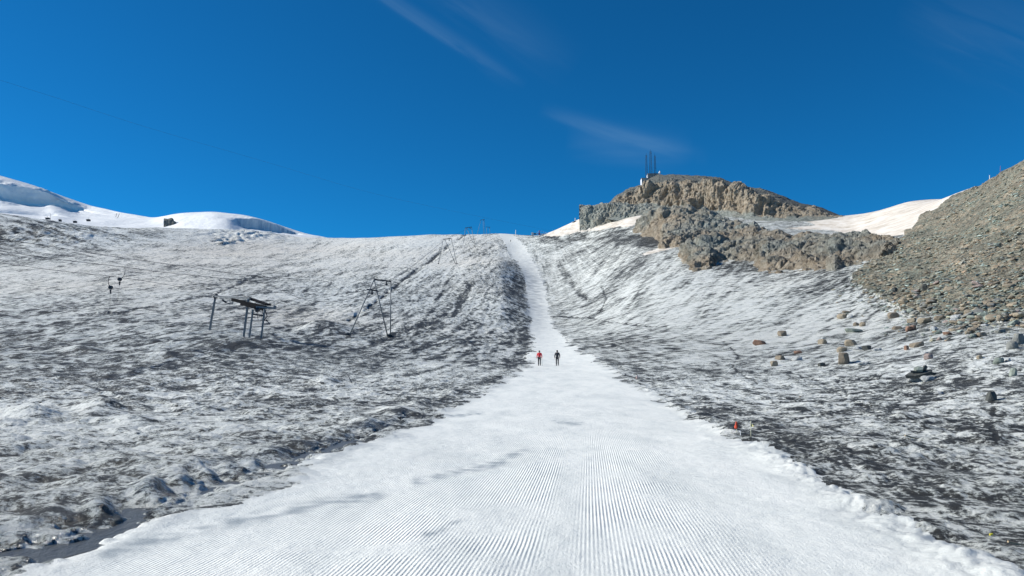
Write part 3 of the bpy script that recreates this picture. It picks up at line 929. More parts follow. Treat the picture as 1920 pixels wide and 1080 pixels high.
def outcrop(name, base, top, nu, nv, kY, big, amp, seed, tan):
    b = np.array(base, float); tp = np.array(top, float)
    pxs = sorted(set(b[:, 0]) | set(tp[:, 0]))
    r0, r1, r2, r3, r4, r5 = [], [], [], [], [], []
    hY = {}
    for px in pxs:
        pb = float(np.interp(px, b[:, 0], b[:, 1])); pt = float(np.interp(px, tp[:, 0], tp[:, 1]))
        h = hit(px, pb); Yb = h.y - 2
        hY[px] = Yb
        k = (pb - pt) * kY
        r0.append((px, pb + 6, Yb - 3, -4)); r1.append((px, pb, Yb)); r2.append((px, pb * .66 + pt * .34, Yb + k * .18))
        r3.append((px, pb * .25 + pt * .75, Yb + k * .62)); r4.append((px, pt, Yb + k)); r5.append((px, pt + 2, Yb + k * 1.5 + 6, -12))
    return rows_surface(name, [r0, r1, r2, r3, r4, r5], nu, [8, nv // 3, nv // 3, nv // 3, 14],
                        lambda x, y, z, v, px: (crag(x, y, z, big, seed, 1.0) + fb3(x, y, z, big * 1.6, 3, seed + 9) * big * .16) * amp * (1 - .6 * sstep(3.8, 4.2, v)), M_CRAG,
                        {'tan': lambda x, y, z, v, px: np.clip(tan + .4 * (1 - sstep(1.2, 2.6, v)) + .8 * perlin3(x / 22, y / 22, z / 12, seed + 77), 0, 1),
                         'dark': lambda x, y, z, v, px: np.clip(perlin3(x / 9, y / 9, z / 6, seed + 78) * 1.2 - .45, 0, .7)}, (min(pxs), max(pxs)))


outcrop('rock_outcrop', [(1188, 436), (1212, 444), (1235, 455), (1242, 466), (1296, 460), (1350, 456), (1400, 448), (1432, 436)],
        [(1188, 433), (1203, 411), (1213, 402), (1235, 393), (1289, 391), (1314, 396), (1340, 400), (1394, 416), (1432, 431)], 420, 130, 1.0, 12, 1.1, 600, .6)
outcrop('rock_outcrop', [(1278, 478), (1302, 508), (1330, 504), (1346, 492), (1380, 490), (1414, 494), (1424, 508), (1453, 513), (1484, 509), (1515, 505), (1565, 507),
                         (1578, 500), (1606, 495), (1648, 489), (1662, 474), (1684, 456)],
        [(1278, 474), (1285, 462), (1298, 452), (1330, 438), (1380, 425), (1410, 419), (1440, 433), (1487, 441), (1549, 438), (1601, 432), (1643, 437), (1684, 447)],
        640, 170, 1.05, 8.5, 1.15, 700, .5)

# ------------------------------------------------------------------ far snow mountains
sk = [(-520, 240, 1560), (-200, 290, 1540), (0, 328, 1520), (60, 346, 1515), (120, 368, 1505), (170, 385, 1490), (230, 398, 1400), (288, 408.5, 1300), (310, 404, 1260),
      (340, 399, 1230), (400, 396, 1210), (460, 402, 1200), (500, 413, 1190), (540, 427, 1180), (580, 440, 1160), (650, 452, 1120)]
ct = [(-520, 290, 1250), (-200, 320, 1330), (0, 343, 1390), (60, 352, 1415), (100, 366, 1432), (135, 381, 1450), (158, 390, 1462), (172, 393, 1440), (230, 405, 1340), (288, 412, 1240), (340, 405, 1160),
      (400, 404, 1110), (432, 408, 1090), (446, 408.5, 1092), (475, 410, 1104), (500, 415, 1116), (525, 425, 1128), (550, 435, 1140), (575, 442, 1130), (650, 455, 1090)]
cbm = [(-520, 330, 1252), (-200, 352, 1333), (0, 373, 1394), (50, 383, 1416), (86, 386, 1432), (100, 379, 1437), (128, 391, 1453), (150, 396, 1462), (168, 397, 1425), (230, 408, 1310), (288, 415, 1210), (340, 412, 1120),
       (400, 412, 1070), (432, 413, 1068), (450, 427, 1096), (500, 434, 1117), (540, 440, 1136), (560, 440, 1140), (575, 444, 1115), (650, 457, 1070)]
fo = [(-520, 430, 1050), (0, 415, 1150), (200, 436, 1050), (400, 445, 960), (650, 470, 900)]
ft = [(-520, 500, 900), (0, 470, 950), (200, 470, 900), (400, 480, 850), (650, 500, 800)]
bk = [(p[0], p[1] + 1, p[2] + 60, -14) for p in sk]


def d_far(x, y, z, v, px):
    cl = sstep(1.6, 2.0, v) * (1 - sstep(3.2, 3.6, v))
    lft = 1 - sstep(150, 180, px)
    ser_ = cl * lft
    out = fb3(x, y, z, 120, 3, 800) * 3.0 * sstep(.5, 1.5, v) * (1 - sstep(3.5, 4, v) * .8)
    out = out + ser_ * fb3(x, y, z, 42, 4, 820) * 6
    out = out + cl * sstep(430, 446, px) * (1 - sstep(556, 566, px)) * (perlin3(x / 5, y / 5, z / 80, 840) * .5 + perlin3(x / 22, y / 22, z / 60, 841) * 1.2)
    line = np.exp(-(((v - 1.45 - .1 * np.sin(px / 60)) / .05) ** 2)) * (1 - sstep(90, 130, px))
    return out - line * 9


t = NT('far_snow')
c = t.coord()
nm = t.noise(c, .02, 8, .7)
col = t.ramp(nm, [(.3, (.74, .76, .78)), (.6, (.86, .87, .87))])
col = t.mix(t.attr('ice'), col, t.ramp(t.noise(t.coord((1, 1, .12)), .16, 5, .7), [(.38, (.32, .42, .52)), (.6, (.66, .71, .75))]))
t.l.new(col, t.b.inputs['Base Color']); t.b.inputs['Roughness'].default_value = .6
t.l.new(t.bump(t.noise(c, .05, 7, .7), .6, 5), t.b.inputs['Normal'])
M_FAR = t.m
rows_surface('snow_mountain', [ft, fo, cbm, ct, sk, bk], 1000, [8, 70, 60, 40, 6], d_far, M_FAR,
             {'ice': lambda x, y, z, v, px: np.clip(sstep(1.9, 2.02, v) * (1 - sstep(2.9, 3.0, v)) * sstep(438, 446, px) * (1 - sstep(556, 566, px)), 0, 1)}, (-520, 650), soft=22)
rows_surface('rock_rib', [[(306, 430, 1085), (340, 430, 1085)], [(307, 424, 1090), (332, 425, 1090)], [(309, 412, 1094), (322, 410, 1096), (330, 421, 1092)], [(313, 408, 1104), (322, 406, 1104), (332, 420, 1100)],
                          [(313, 409, 1130, -12), (332, 422, 1130, -12)]], 60, [4, 14, 8, 4],
             lambda x, y, z, v, px: crag(x, y, z, 8, 900) * .8, M_CRAG, {'tan': lambda x, y, z, v, px: 0 * x + .1, 'dark': lambda x, y, z, v, px: .55 + 0 * x}, (307, 334))

# ------------------------------------------------------------------ stones
def ico(sub):
    bm = bmesh.new(); bmesh.ops.create_icosphere(bm, subdivisions=sub, radius=1)
    v = np.array([q.co[:] for q in bm.verts]); f = np.array([[w.index for w in fc.verts] for fc in bm.faces]); bm.free()
    return v / np.linalg.norm(v, axis=1)[:, None], f


def boulder_verts(dirs, r, flat=.6, planes=11):
    n = r.normal(size=(planes, 3)); n /= np.linalg.norm(n, axis=1)[:, None]
    d = .62 + .3 * r.rand(planes)
    n = np.vstack([n, [[0, 0, 1], [0, 0, -1]]]); d = np.append(d, [.62, .62])
    dot = dirs @ n.T
    rad_ = np.min(np.where(dot > .05, d / np.maximum(dot, .05), 9), axis=1)
    rad_ = np.minimum(rad_, 1.05)
    v = dirs * rad_[:, None]
    return v * np.array([1, .5 + .45 * r.rand(), flat * (.6 + .6 * r.rand())])


D1, F1_ = ico(1); D2, F2_ = ico(2)
D3, F3_ = ico(3)
ROCKC = [(.20, .185, .15), (.235, .24, .21), (.17, .18, .165), (.27, .22, .155), (.26, .185, .13), (.21, .20, .175), (.30, .31, .28), (.13, .125, .11), (.23, .25, .23), (.22, .19, .15)]


def rock_mat(name, colr):
    t = NT(name)
    c = t.coord()
    n = t.noise(c, 3.0, 7, .75)
    lo = tuple(q * .55 for q in colr); hi = tuple(min(1, q * 1.35) for q in colr)
    t.l.new(t.ramp(n, [(.3, lo), (.5, colr), (.7, hi)]), t.b.inputs['Base Color'])
    t.b.inputs['Roughness'].default_value = .85
    t.l.new(t.bump(t.noise(c, 7, 6, .7), .8, .08), t.b.inputs['Normal'])
    return t.m


MR = {'tan': rock_mat('tan_stone', (.29, .245, .18)), 'brown': rock_mat('brown_stone', (.215, .18, .135)), 'rust': rock_mat('rust_stone', (.27, .16, .11)),
      'grey': rock_mat('grey_stone', (.21, .215, .20)), 'green': rock_mat('green_stone', (.24, .275, .24)), 'dark': rock_mat('dark_stone', (.075, .08, .075)),
      'pink': rock_mat('pink_stone', (.30, .24, .22))}
t = NT('loose_stones')
c = t.coord()
n = t.noise(c, 2.5, 6, .75)
t.l.new(t.mix(1.0, t.attr('rc', True), t.ramp(n, [(.3, (.6,) * 3), (.7, (1.3,) * 3)]), 'MULTIPLY'), t.b.inputs['Base Color'])
t.b.inputs['Roughness'].default_value = .85
M_LOOSE = t.m


def slope_normal(x, y, e=1.0):
    zx = (ground(x + e, y) - ground(x - e, y)) / (2 * e); zy = (ground(x, y + e) - ground(x, y - e)) / (2 * e)
    return Vector((-zx, -zy, 1)).normalized()


# the countless stones of the slope
def in_poly(px, py, poly):
    return bool(polymask(np.array([px]), np.array([py]), poly)[0])


cand = []
r_s = np.random.RandomState(11)
core = [(2050, 200), (1925, 300), (1818, 352), (1752, 398), (1706, 440), (1655, 470), (1612, 500), (1590, 522), (1640, 556), (1700, 588), (1790, 602), (1930, 604), (2100, 610)]
qx = r_s.uniform(1560, 2060, 60000); qy = r_s.uniform(230, 640, 60000)
dens = polymask(qx, qy, core)
eg, _s = segd(qx, qy, [(1590, 522), (1640, 556), (1700, 588), (1790, 602), (1930, 604), (2100, 610)])
keep = dens | (r_s.rand(60000) < (np.exp(-eg / 11) * .5 + .12 * np.exp(-eg / 40) * (qy > 535)))
qx, qy = qx[keep][:18500], qy[keep][:18500]
FANV = perlin2((qx * .8 + qy) / 34, (qy - qx * .25) / 110, 610) + .6 * perlin2(qx / 14, qy / 14, 611)
FANW = perlin2(qx / 70, qy / 45, 612)
MV, MF, MC = [], [], []
off = 0
protos = [boulder_verts(D1, np.random.RandomState(60 + k), .45) for k in range(14)]
big = []
for i in range(len(qx)):
    h = hit(qx[i], qy[i])
    if h is None or h.y > 320: continue
    s = .14 * math.exp(r_s.normal() * .5) * (1 + .7 * (qy[i] > 520) * (r_s.rand() < .35))
    s *= .75 + h.y / 300
    s *= 1 + .55 * float(FANV[i])
    if r_s.rand() < .012: s *= 2.6
    s = min(s, .75)
    big.append((s / h.y, i, h, s))
big.sort(key=lambda b_: -b_[0])
indiv = [b_ for b_ in big if b_[2].y < 170][:215]
ids = set(b_[1] for b_ in indiv)
for _, i, h, s in big:
    if i in ids: continue
    v = protos[r_s.randint(14)]
    a = r_s.uniform(0, 6.28); ca_, sa_ = math.cos(a), math.sin(a)
    tl = r_s.normal() * .25
    v = v @ np.array([[1, 0, 0], [0, math.cos(tl), -math.sin(tl)], [0, math.sin(tl), math.cos(tl)]]).T
    v = v @ np.array([[ca_, -sa_, 0], [sa_, ca_, 0], [0, 0, 1]]).T
    MV.append(v * s + np.array([h.x, h.y, h.z + s * .12])); MF.append(F1_ + off); off += len(v)
    cc = np.array(ROCKC[r_s.randint(len(ROCKC))]) * r_s.uniform(.95, 1.65) * (1 + .35 * float(FANV[i])) * np.array([.94, 1.0, 1.03])
    cc = cc * (np.array([1.0, .97, .92]) if FANW[i] > .1 else np.array([.93, 1.02, 1.0]))
    MC.append(np.repeat(cc[None], len(v), 0))
o = grid_mesh('loose_stones', np.vstack(MV), np.vstack(MF), {'rc': np.vstack(MC)}, M_LOOSE, smooth=False)
tag(o, 'countless grey and brown broken stones covering the steep slope on the right', 'stones', kind='stuff')


def mesh_from(name, v, f, mat, flat=True):
    me = bpy.data.meshes.new(name)
    me.from_pydata([tuple(q) for q in v], [], [tuple(int(w) for w in q) for q in f])
    if flat: me.polygons.foreach_set('use_smooth', np.zeros(len(me.polygons), bool))
    else: me.polygons.foreach_set('use_smooth', np.ones(len(me.polygons), bool))
    me.materials.append(mat)
    return me


def link(name, me, loc=(0, 0, 0), parent=None):
    o = bpy.data.objects.new(name, me); COL.objects.link(o)
    o.location = loc
    if parent is not None: o.parent = parent
    return o


kinds = ['tan', 'brown', 'grey', 'grey', 'green', 'brown', 'green', 'pink', 'grey', 'tan']
pm = [mesh_from('slope_stone', boulder_verts(D2, np.random.RandomState(200 + k), .5), F2_, MR[kinds[k]]) for k in range(10)]
for _, i, h, s in indiv:
    o = link('slope_stone', pm[r_s.randint(10)], (h.x, h.y, h.z + s * .1))
    o.scale = (s, s, s); o.rotation_euler = (r_s.normal() * .25, r_s.normal() * .25, r_s.uniform(0, 6.28))
    tag(o, 'one of the angular stones lying among many at the foot of the rubble slope', 'stone', 'stones at the foot of the rubble slope')

# boulders one can point to: px, py of the foot, width and height in photo pixels, kind, flatness seed, label
BL = [(1423, 647, 26, 9, 'rust', 'reddish flat slab on grey ice, leftmost of the scattered boulders'),
      (1467, 630, 20, 11, 'brown', 'brown boulder on the ice up and right of the reddish flat slab'),
      (1542, 645, 17, 10, 'tan', 'small tan boulder alone on the ice left of two tan boulders'),
      (1583, 597, 23, 10, 'tan', 'oval tan boulder high on the ice beside a white ice block'),
      (1601, 623, 30, 8, 'green', 'long flat grey-green slab lying on the ice below two brown stones'),
      (1606, 611, 12, 7, 'brown', 'dark brown stone, left of a pair above the long grey-green slab'),
      (1617, 612, 12, 9, 'tan', 'brown stone, right of a pair above the long grey-green slab'),
      (1597, 648, 24, 12, 'tan', 'wide tan-brown boulder casting a shadow behind the tallest boulder'),
      (1579, 660, 18, 10, 'tan', 'low tan boulder just behind the tallest upright boulder'),
      (1583, 683, 26, 24, 'brown', 'tallest upright brown boulder with a split side on the open ice'),
      (1497, 663, 18, 6, 'rust', 'orange slab perched on a white pedestal of ice'),
      (1465, 675, 19, 9, 'brown', 'low brown boulder left of the orange perched slab'),
      (1451, 687, 14, 11, 'tan', 'small tan pointed boulder lowest left in the boulder field'),
      (1541, 687, 14, 7, 'dark', 'small dark stone on the ice left of the tallest upright boulder'),
      (1625, 656, 17, 9, 'dark', 'dark rounded boulder right of a white ice block'),
      (1677, 596, 24, 12, 'brown', 'grey-brown boulder with a dark right side just below the rubble slope'),
      (1682, 618, 18, 7, 'brown', 'flat brown stone below the grey-brown boulder under the rubble slope'),
      (1704, 621, 14, 10, 'rust', 'orange stone, left of a touching pair beside a white ice block'),
      (1713, 619, 12, 9, 'rust', 'orange stone, right of a touching pair beside a white ice block'),
      (1720, 651, 26, 10, 'brown', 'wide grey-brown boulder right of a small red stone'),
      (1699, 656, 9, 9, 'rust', 'small red stone touching a wide grey-brown boulder'),
      (1742, 674, 18, 11, 'pink', 'pale pinkish boulder on the ice near the dark perched slabs'),
      (1776, 628, 16, 6, 'rust', 'flat orange stone below the middle of the rubble slope'),
      (1733, 622, 20, 7, 'grey', 'grey flat stone between two white ice blocks'),
      (1862, 752, 20, 19, 'dark', 'dark pointed boulder standing on the ice near the right edge'),
      (1876, 681, 24, 11, 'green', 'flat greenish boulder left of a pale round one'),
      (1902, 705, 17, 16, 'green', 'pale rounded boulder near the right edge of the view'),
      (1912, 645, 24, 22, 'grey', 'large grey boulder cut by the right edge of the view'),
      (1899, 655, 20, 16, 'grey', 'grey boulder leaning on the large one at the right edge'),
      (1816, 626, 12, 6, 'tan', 'small tan stone with a dark shadow beside a pale green one'),
      (1825, 633, 12, 8, 'green', 'pale green stone between two brown ones below the rubble'),
      (1841, 631, 18, 8, 'brown', 'brown boulder right of the pale green stone'),
      (1876, 624, 20, 7, 'grey', 'long flat grey stone right of the brown boulder below the rubble'),
      (1874, 603, 14, 11, 'tan', 'upright tan stone at the very foot of the rubble'),
      (1854, 601, 20, 9, 'green', 'pale green boulder at the foot of the rubble near the right edge'),
      (1838, 674, 12, 7, 'tan', 'small tan stone standing alone on the ice right of the wide grey-brown boulder'),
      (1712, 605, 20, 8, 'tan', 'flat tan slab at the lower tip of the rubble slope'),
      (1737, 606, 26, 10, 'tan', 'cluster-sized orange-tan boulder just under the rubble slope'),
      (1765, 600, 20, 9, 'brown', 'brown boulder beside the big heap of white ice'),
      (1676, 548, 12, 10, 'dark', 'dark stone at the left edge of the rubble slope'),
      (1735, 545, 14, 13, 'dark', 'dark block standing in the rubble above the tan slab')]
for k, (px, py, w, hh, kd, lab) in enumerate(BL):
    h = hit(px, py)
    sc = h.y / F
    r_b = np.random.RandomState(900 + k)
    v = boulder_verts(D3, r_b, 1.0, 9)
    v = v + .022 * np.stack([perlin3(v[:, 0] * 2, v[:, 1] * 2, v[:, 2] * 2 + k, 5)] * 3, 1)
    v -= (v.max(0) + v.min(0)) / 2; v /= (v.max(0) - v.min(0))
    v = v * np.array([w * sc, w * sc * .8, hh * sc * 1.15])
    if hh > 15: v[:, 0] *= (1 - .35 * (v[:, 2] / (hh * sc)))
    me = mesh_from('boulder', v, F3_, MR[kd])
    o = link('boulder', me, (h.x, h.y + w * sc * .2, h.z + hh * sc * .33))
    o.rotation_euler = (r_b.normal() * .06, r_b.normal() * .10, r_b.normal() * .3)
    tag(o, lab, 'boulder')

# blocks of clean white ice between the stones
t = NT('white_ice')
c = t.coord()
t.l.new(t.ramp(t.noise(c, 3, 6, .7), [(.3, (.30, .32, .33)), (.42, (.55, .58, .59)), (.6, (.76, .78, .78))]), t.b.inputs['Base Color'])
t.b.inputs['Roughness'].default_value = .45
t.l.new(t.bump(t.noise(c, 5, 6, .75), 1.0, .35), t.b.inputs['Normal'])
M_WICE = t.m
IB = [(1609, 656, 20, 10), (1594, 596, 15, 9), (1753, 619, 18, 11), (1727, 622, 12, 9), (1735, 664, 13, 9), (1795, 598, 22, 14), (1789, 603, 14, 9), (1697, 587, 12, 7), (1722, 604, 10, 8), (1645, 658, 20, 9),
      (1495, 676, 20, 14), (1622, 684, 24, 9), (1850, 612, 16, 7), (1892, 678, 12, 8), (1762, 739, 18, 8), (1676, 569, 10, 6), (1660, 572, 10, 5), (1613, 566, 11, 6), (1545, 786 - 150, 9, 4), (1894, 612, 20, 7),
      (1715, 748 - 33, 34, 13), (1742, 714, 26, 14), (1762, 597, 12, 7), (1832, 608, 14, 7)]
for k, (px, py, w, hh) in enumerate(IB):
    h = hit(px, py); sc = h.y / F
    r_b = np.random.RandomState(1500 + k)
    v = D2.copy()
    v = v * np.abs(1 + .9 * perlin3(v[:, 0] * 1.6 + k, v[:, 1] * 1.6, v[:, 2] * 1.6, 6) + .25 * perlin3(v[:, 0] * 4 + k, v[:, 1] * 4, v[:, 2] * 4, 7))[:, None]
    v -= (v.max(0) + v.min(0)) / 2; v /= (v.max(0) - v.min(0))
    v *= np.array([w * sc, w * sc * .8, hh * sc * 1.0])
    o = link('ice_block', mesh_from('ice_block', v, F2_, M_WICE, flat=False), (h.x, h.y + w * sc * .2, h.z + hh * sc * .18))
    tag(o, 'one of the clean white lumps of ice standing between the boulders', 'ice block', 'white ice lumps between the boulders')

for k, (px, py, w) in enumerate([(240, 808, 5), (258, 814, 7), (472, 680, 6), (1104 + 60, 688, 5), (566, 766, 6), (100, 712, 5), (612, 795, 7), (1640, 838, 8), (1500, 745, 6), (1725, 690 - 40, 5), (330, 742, 5), (880, 735, 5)]):
    h = hit(px, py); sc = h.y / F
    o = link('ice_stone', pm[[8, 2, 5][k % 3]], (h.x, h.y, h.z + w * sc * .15))
    o.scale = (w * sc * .6,) * 3; o.rotation_euler = (0, 0, k * 1.3)
    tag(o, 'one of the few small dark stones lying singly on the dirty ice', 'stone', 'single dark stones on the ice')

# two dark slabs lying on a pedestal of ice
h = hit(1724, 714); sc = h.y / F
slab = link('perched_slab', None, (h.x, h.y, h.z))
tag(slab, 'pair of dark thin rock slabs lying aslant on a white ice pedestal', 'rock slab')


def prism(pts2, th, tilt, mat, name, parent, loc, seed):
    """a broken slab: outline in metres, thickness, tilted about x and y"""
    r = np.random.RandomState(seed)
    n = len(pts2); top, bot = [], []
    for (x, y) in pts2:
        top.append((x, y, th / 2 + r.normal() * th * .12)); bot.append((x * .93, y * .93, -th / 2 + r.normal() * th * .12))
    cx_, cy_ = np.mean(pts2, axis=0)
    v = top + bot + [(cx_, cy_, th * .75), (cx_, cy_, -th * .6)]
    f = []
    for i in range(n):
        j = (i + 1) % n
        f += [(i, n + i, n + j), (i, n + j, j), (2 * n, i, j), (2 * n + 1, n + j, n + i)]
    R_ = (Matrix.Rotation(tilt[1], 3, 'Y') @ Matrix.Rotation(tilt[0], 3, 'X'))
    v = [tuple(R_ @ Vector(q)) for q in v]
    return link(name, mesh_from(name, v, f, mat), loc, parent)


prism([(-.95, -.1), (-.5, -.4), (.2, -.38), (.75, -.2), (.9, .15), (.3, .4), (-.4, .35)], .16, (.25, -.18), MR['dark'], 'slab', slab, (-.05, 0, .42), 1)
prism([(-.9, -.2), (-.3, -.38), (.4, -.3), (.85, 0), (.5, .4), (-.3, .35)], .14, (.1, .10), MR['dark'], 'slab', slab, (.25, .1, .5), 2)
prism([(-.3, -.2), (.1, -.25), (.3, 0), (.1, .25), (-.25, .15)], .22, (.5, -.2), MR['green'], 'slab', slab, (-.05, 0, .68), 3)
prism([(-.12, -.1), (.1, -.1), (.12, .1), (-.1, .1)], .28, (.1, .5), MR['dark'], 'slab', slab, (.32, 0, .78), 4)

# ------------------------------------------------------------------ steel helpers
def tube_geo(p, q, r1, r2=None, n=8):
    r2 = r1 if r2 is None else r2
    p, q = Vector(p), Vector(q)
    d = (q - p).normalized()
    a = d.orthogonal().normalized(); b = d.cross(a)
    v, f = [], []
    for c_, r in ((p, r1), (q, r2)):
        for i in range(n):
            t_ = 2 * math.pi * i / n
            v.append(c_ + (a * math.cos(t_) + b * math.sin(t_)) * r)
    for i in range(n):
        j = (i + 1) % n
        f.append((i, j, n + j, n + i))
    f.append(tuple(range(n))[::-1]); f.append(tuple(range(n, 2 * n)))
    return v, f


def box_geo(p, q, w, h):
    """a beam of rectangular section from p to q"""
    p, q = Vector(p), Vector(q)
    d = (q - p).normalized()
    up = Vector((0, 0, 1)) if abs(d.z) < .9 else Vector((1, 0, 0))
    a = d.cross(up).normalized(); b = a.cross(d)
    v = []
    for c_ in (p, q):
        for sx, sy in ((-1, -1), (1, -1), (1, 1), (-1, 1)):
            v.append(c_ + a * sx * w / 2 + b * sy * h / 2)
    f = [(0, 1, 5, 4), (1, 2, 6, 5), (2, 3, 7, 6), (3, 0, 4, 7), (3, 2, 1, 0), (4, 5, 6, 7)]
    return v, f


def join_geo(gs):
    V, Fc = [], []
    for v, f in gs:
        k = len(V)
        V += [tuple(q) for q in v]; Fc += [tuple(i + k for i in q) for q in f]
    return V, Fc


def part(name, gs, mat, parent, origin, flat=True):
    v, f = join_geo(gs)
    o_ = Vector(origin)
    me = bpy.data.meshes.new(name)
    me.from_pydata([tuple(Vector(q) - o_) for q in v], [], f)
    me.polygons.foreach_set('use_smooth', np.full(len(me.polygons), not flat))
    me.materials.append(mat)
    o = bpy.data.objects.new(name, me); COL.objects.link(o)
    if parent is not None: o.parent = parent
    else: o.location = o_
    return o


def empty(name, loc):
    o = bpy.data.objects.new(name, None); COL.objects.link(o); o.location = loc; o.empty_display_size = .3
    return o


M_GALV = simple_mat('galvanised_steel', (.19, .205, .215), .6, .15)
M_DKST = simple_mat('dark_steel', (.035, .04, .05), .55, .3)
M_RUB = simple_mat('black_rubber', (.02, .02, .022), .7)
M_RED = simple_mat('red_paint', (.5, .03, .04), .5)
M_WHT = simple_mat('white_paint', (.75, .77, .78), .5)
M_ORG = simple_mat('orange_cloth', (.75, .10, .045), .8)
M_YEL = simple_mat('yellow_cloth', (.80, .74, .36), .8)
M_CONC = simple_mat('concrete', (.42, .41, .38), .85, nscale=1.5)
M_WOOD = simple_mat('weathered_wood', (.42, .33, .21), .8)
M_ROPE = simple_mat('rope', (.20, .17, .13), .8)
M_BAMB = simple_mat('bamboo', (.50, .50, .36), .7)


def on(px, py, Y=None):
    return hit(px, py) if Y is None else P(px, py, Y)


# --- lift station: a leaning portal with a dark drive box and a ladder bay
b1, b2, b3, b4 = hit(391, 625), hit(456, 632), hit(466, 636), hit(488, 640)
Y0 = b2.y
g1 = P(391, 625, Y0 + 4); g2 = P(456, 632, Y0); g3 = P(466, 637, Y0 - 1.5); g4 = P(488, 640, Y0 - 1.5)
for q in (g1, g2, g3, g4): pass
st = empty('lift_station', (g2.x, g2.y, g2.z))
tag(st, 'grey steel ski lift station frame with four posts and a dark slanted drive box', 'lift station')
t1 = P(404, 556, Y0 + 4); t2 = P(466, 560, Y0); t3 = P(474.5, 580, Y0 - 1.5); t4 = P(496.5, 579, Y0 - 1.5)
dn = Vector((0, 0, -.7))
og = st.location
for a, b in ((g1, t1), (g2, t2)):
    part('post', [box_geo(a + dn, b, .24, .24)], M_GALV, st, og)
for a, b in ((g3, t3), (g4, t4)):
    part('post', [box_geo(a + dn, b, .2, .2)], M_GALV, st, og)
part('top_beam', [box_geo(t1 + Vector((-.2, 0, .05)), t2 + Vector((.2, 0, .05)), .22, .28), box_geo(t1 + Vector((0, .6, -.25)), t2 + Vector((0, .6, -.25)), .1, .12)], M_GALV, st, og)
part('end_clamp', [box_geo(t1 + Vector((-.2, 0, -.2)), t1 + Vector((.35, 0, .2)), .4, .45)], M_DKST, st, og)
c1, c2 = P(432, 560, Y0 + 1.5), P(470, 557, Y0 + 1.5); c3, c4 = P(502.5, 573, Y0 - 3.2), P(490, 579, Y0 - 3.0)
c5, c6 = P(438, 562, Y0 + 1.5), P(466, 572, Y0 - .5)


def slab_geo(pts_, th):
    n = len(pts_)
    v = [Vector(q) + Vector((0, 0, th / 2)) for q in pts_] + [Vector(q) - Vector((0, 0, th / 2)) for q in pts_]
    f = [tuple(range(n)), tuple(range(2 * n - 1, n - 1, -1))] + [(i, n + i, n + (i + 1) % n, (i + 1) % n) for i in range(n)]
    return v, f


M_BLK = simple_mat('bitumen_sheet', (.02, .02, .022), .95)
M_BLK.node_tree.nodes['Principled BSDF'].inputs['Specular IOR Level'].default_value = .1
part('roof_plate', [box_geo(P(462, 557.5, Y0 + 1.4), P(503, 571.5, Y0 - .8), 1.1, .22)], M_BLK, st, og)
part('drive_box', [box_geo(P(437, 562, Y0 + 1.2), P(497, 576.5, Y0 - 1.2), .7, .42), box_geo(P(455, 569, Y0 + .6), P(490, 578, Y0 - .9), .9, .5), box_geo(P(478, 577, Y0 - 1), P(487, 581, Y0 - 1), .4, .4)], M_BLK, st, og)
part('side_arm', [box_geo(P(480, 575.5, Y0 - 1.6), P(517, 578, Y0 - 1.4), .22, .24), box_geo(P(513, 576, Y0 - 1.4), P(517.5, 577, Y0 - 1.4), .3, .5)], M_GALV, st, og)
for k, (ya, yb) in enumerate(((589, 592), (601, 602), (611.5, 612), (621, 622.5))):
    fa = (ya - 580) / 57.0
    A = t3.lerp(g3, fa); B = t4.lerp(g4, (yb - 579) / 61.0)
    part('rung', [box_geo(A, B, .1, .22 if k == 0 else .07)], M_DKST if k == 0 else M_GALV, st, og)
part('hanger_bracket', [tube_geo(P(431, 561, Y0 + 2), P(431, 569, Y0 + 2), .05), tube_geo(P(436, 561, Y0 + 2), P(436, 569, Y0 + 2), .05), tube_geo(P(430, 569, Y0 + 2), P(437, 569, Y0 + 2), .06)], M_GALV, st, og)
part('cable_guide', [box_geo(P(417, 562.5, Y0 + 2.5), P(424, 567, Y0 + 2.5), .25, .22), box_geo(P(424, 568, Y0 + 2.5), P(431, 570, Y0 + 2.5), .15, .12)], M_DKST, st, og)
part('brace', [tube_geo(t4, P(501, 593, Y0 - 1.6), .06), tube_geo(P(501, 593, Y0 - 1.6), t4.lerp(g4, .4), .06), tube_geo(P(491, 580, Y0 - 1.5), t4.lerp(g4, .25), .05), tube_geo(P(481, 581, Y0 - 2), P(484, 600, Y0 - 2), .04)], M_DKST, st, og)
part('drive_wheel', [tube_geo(P(481, 580, Y0 - 1.9), P(485, 582, Y0 - 1.9), .35, .35, 16)], M_DKST, st, og)
sh_ = P(438, 585, Y0 + 1); sh2 = P(500.5, 601, Y0)
o = part('loose_hook', [box_geo(P(431.5, 586, Y0), P(436, 587, Y0), .1, .14), tube_geo(P(435, 586.5, Y0), P(440.5, 583, Y0), .04)], M_DKST, None, sh_)
tag(o, 'small dark hook hanging below the beam of the lift station', 'hook')
o = part('loose_hook', [box_geo(P(498.5, 600.5, Y0), P(502, 602, Y0), .22, .22), tube_geo(P(501, 602, Y0), P(506, 607.5, Y0), .05)], M_DKST, None, sh2)
tag(o, 'small dark trestle fitting beside the ladder posts of the lift station', 'hook')

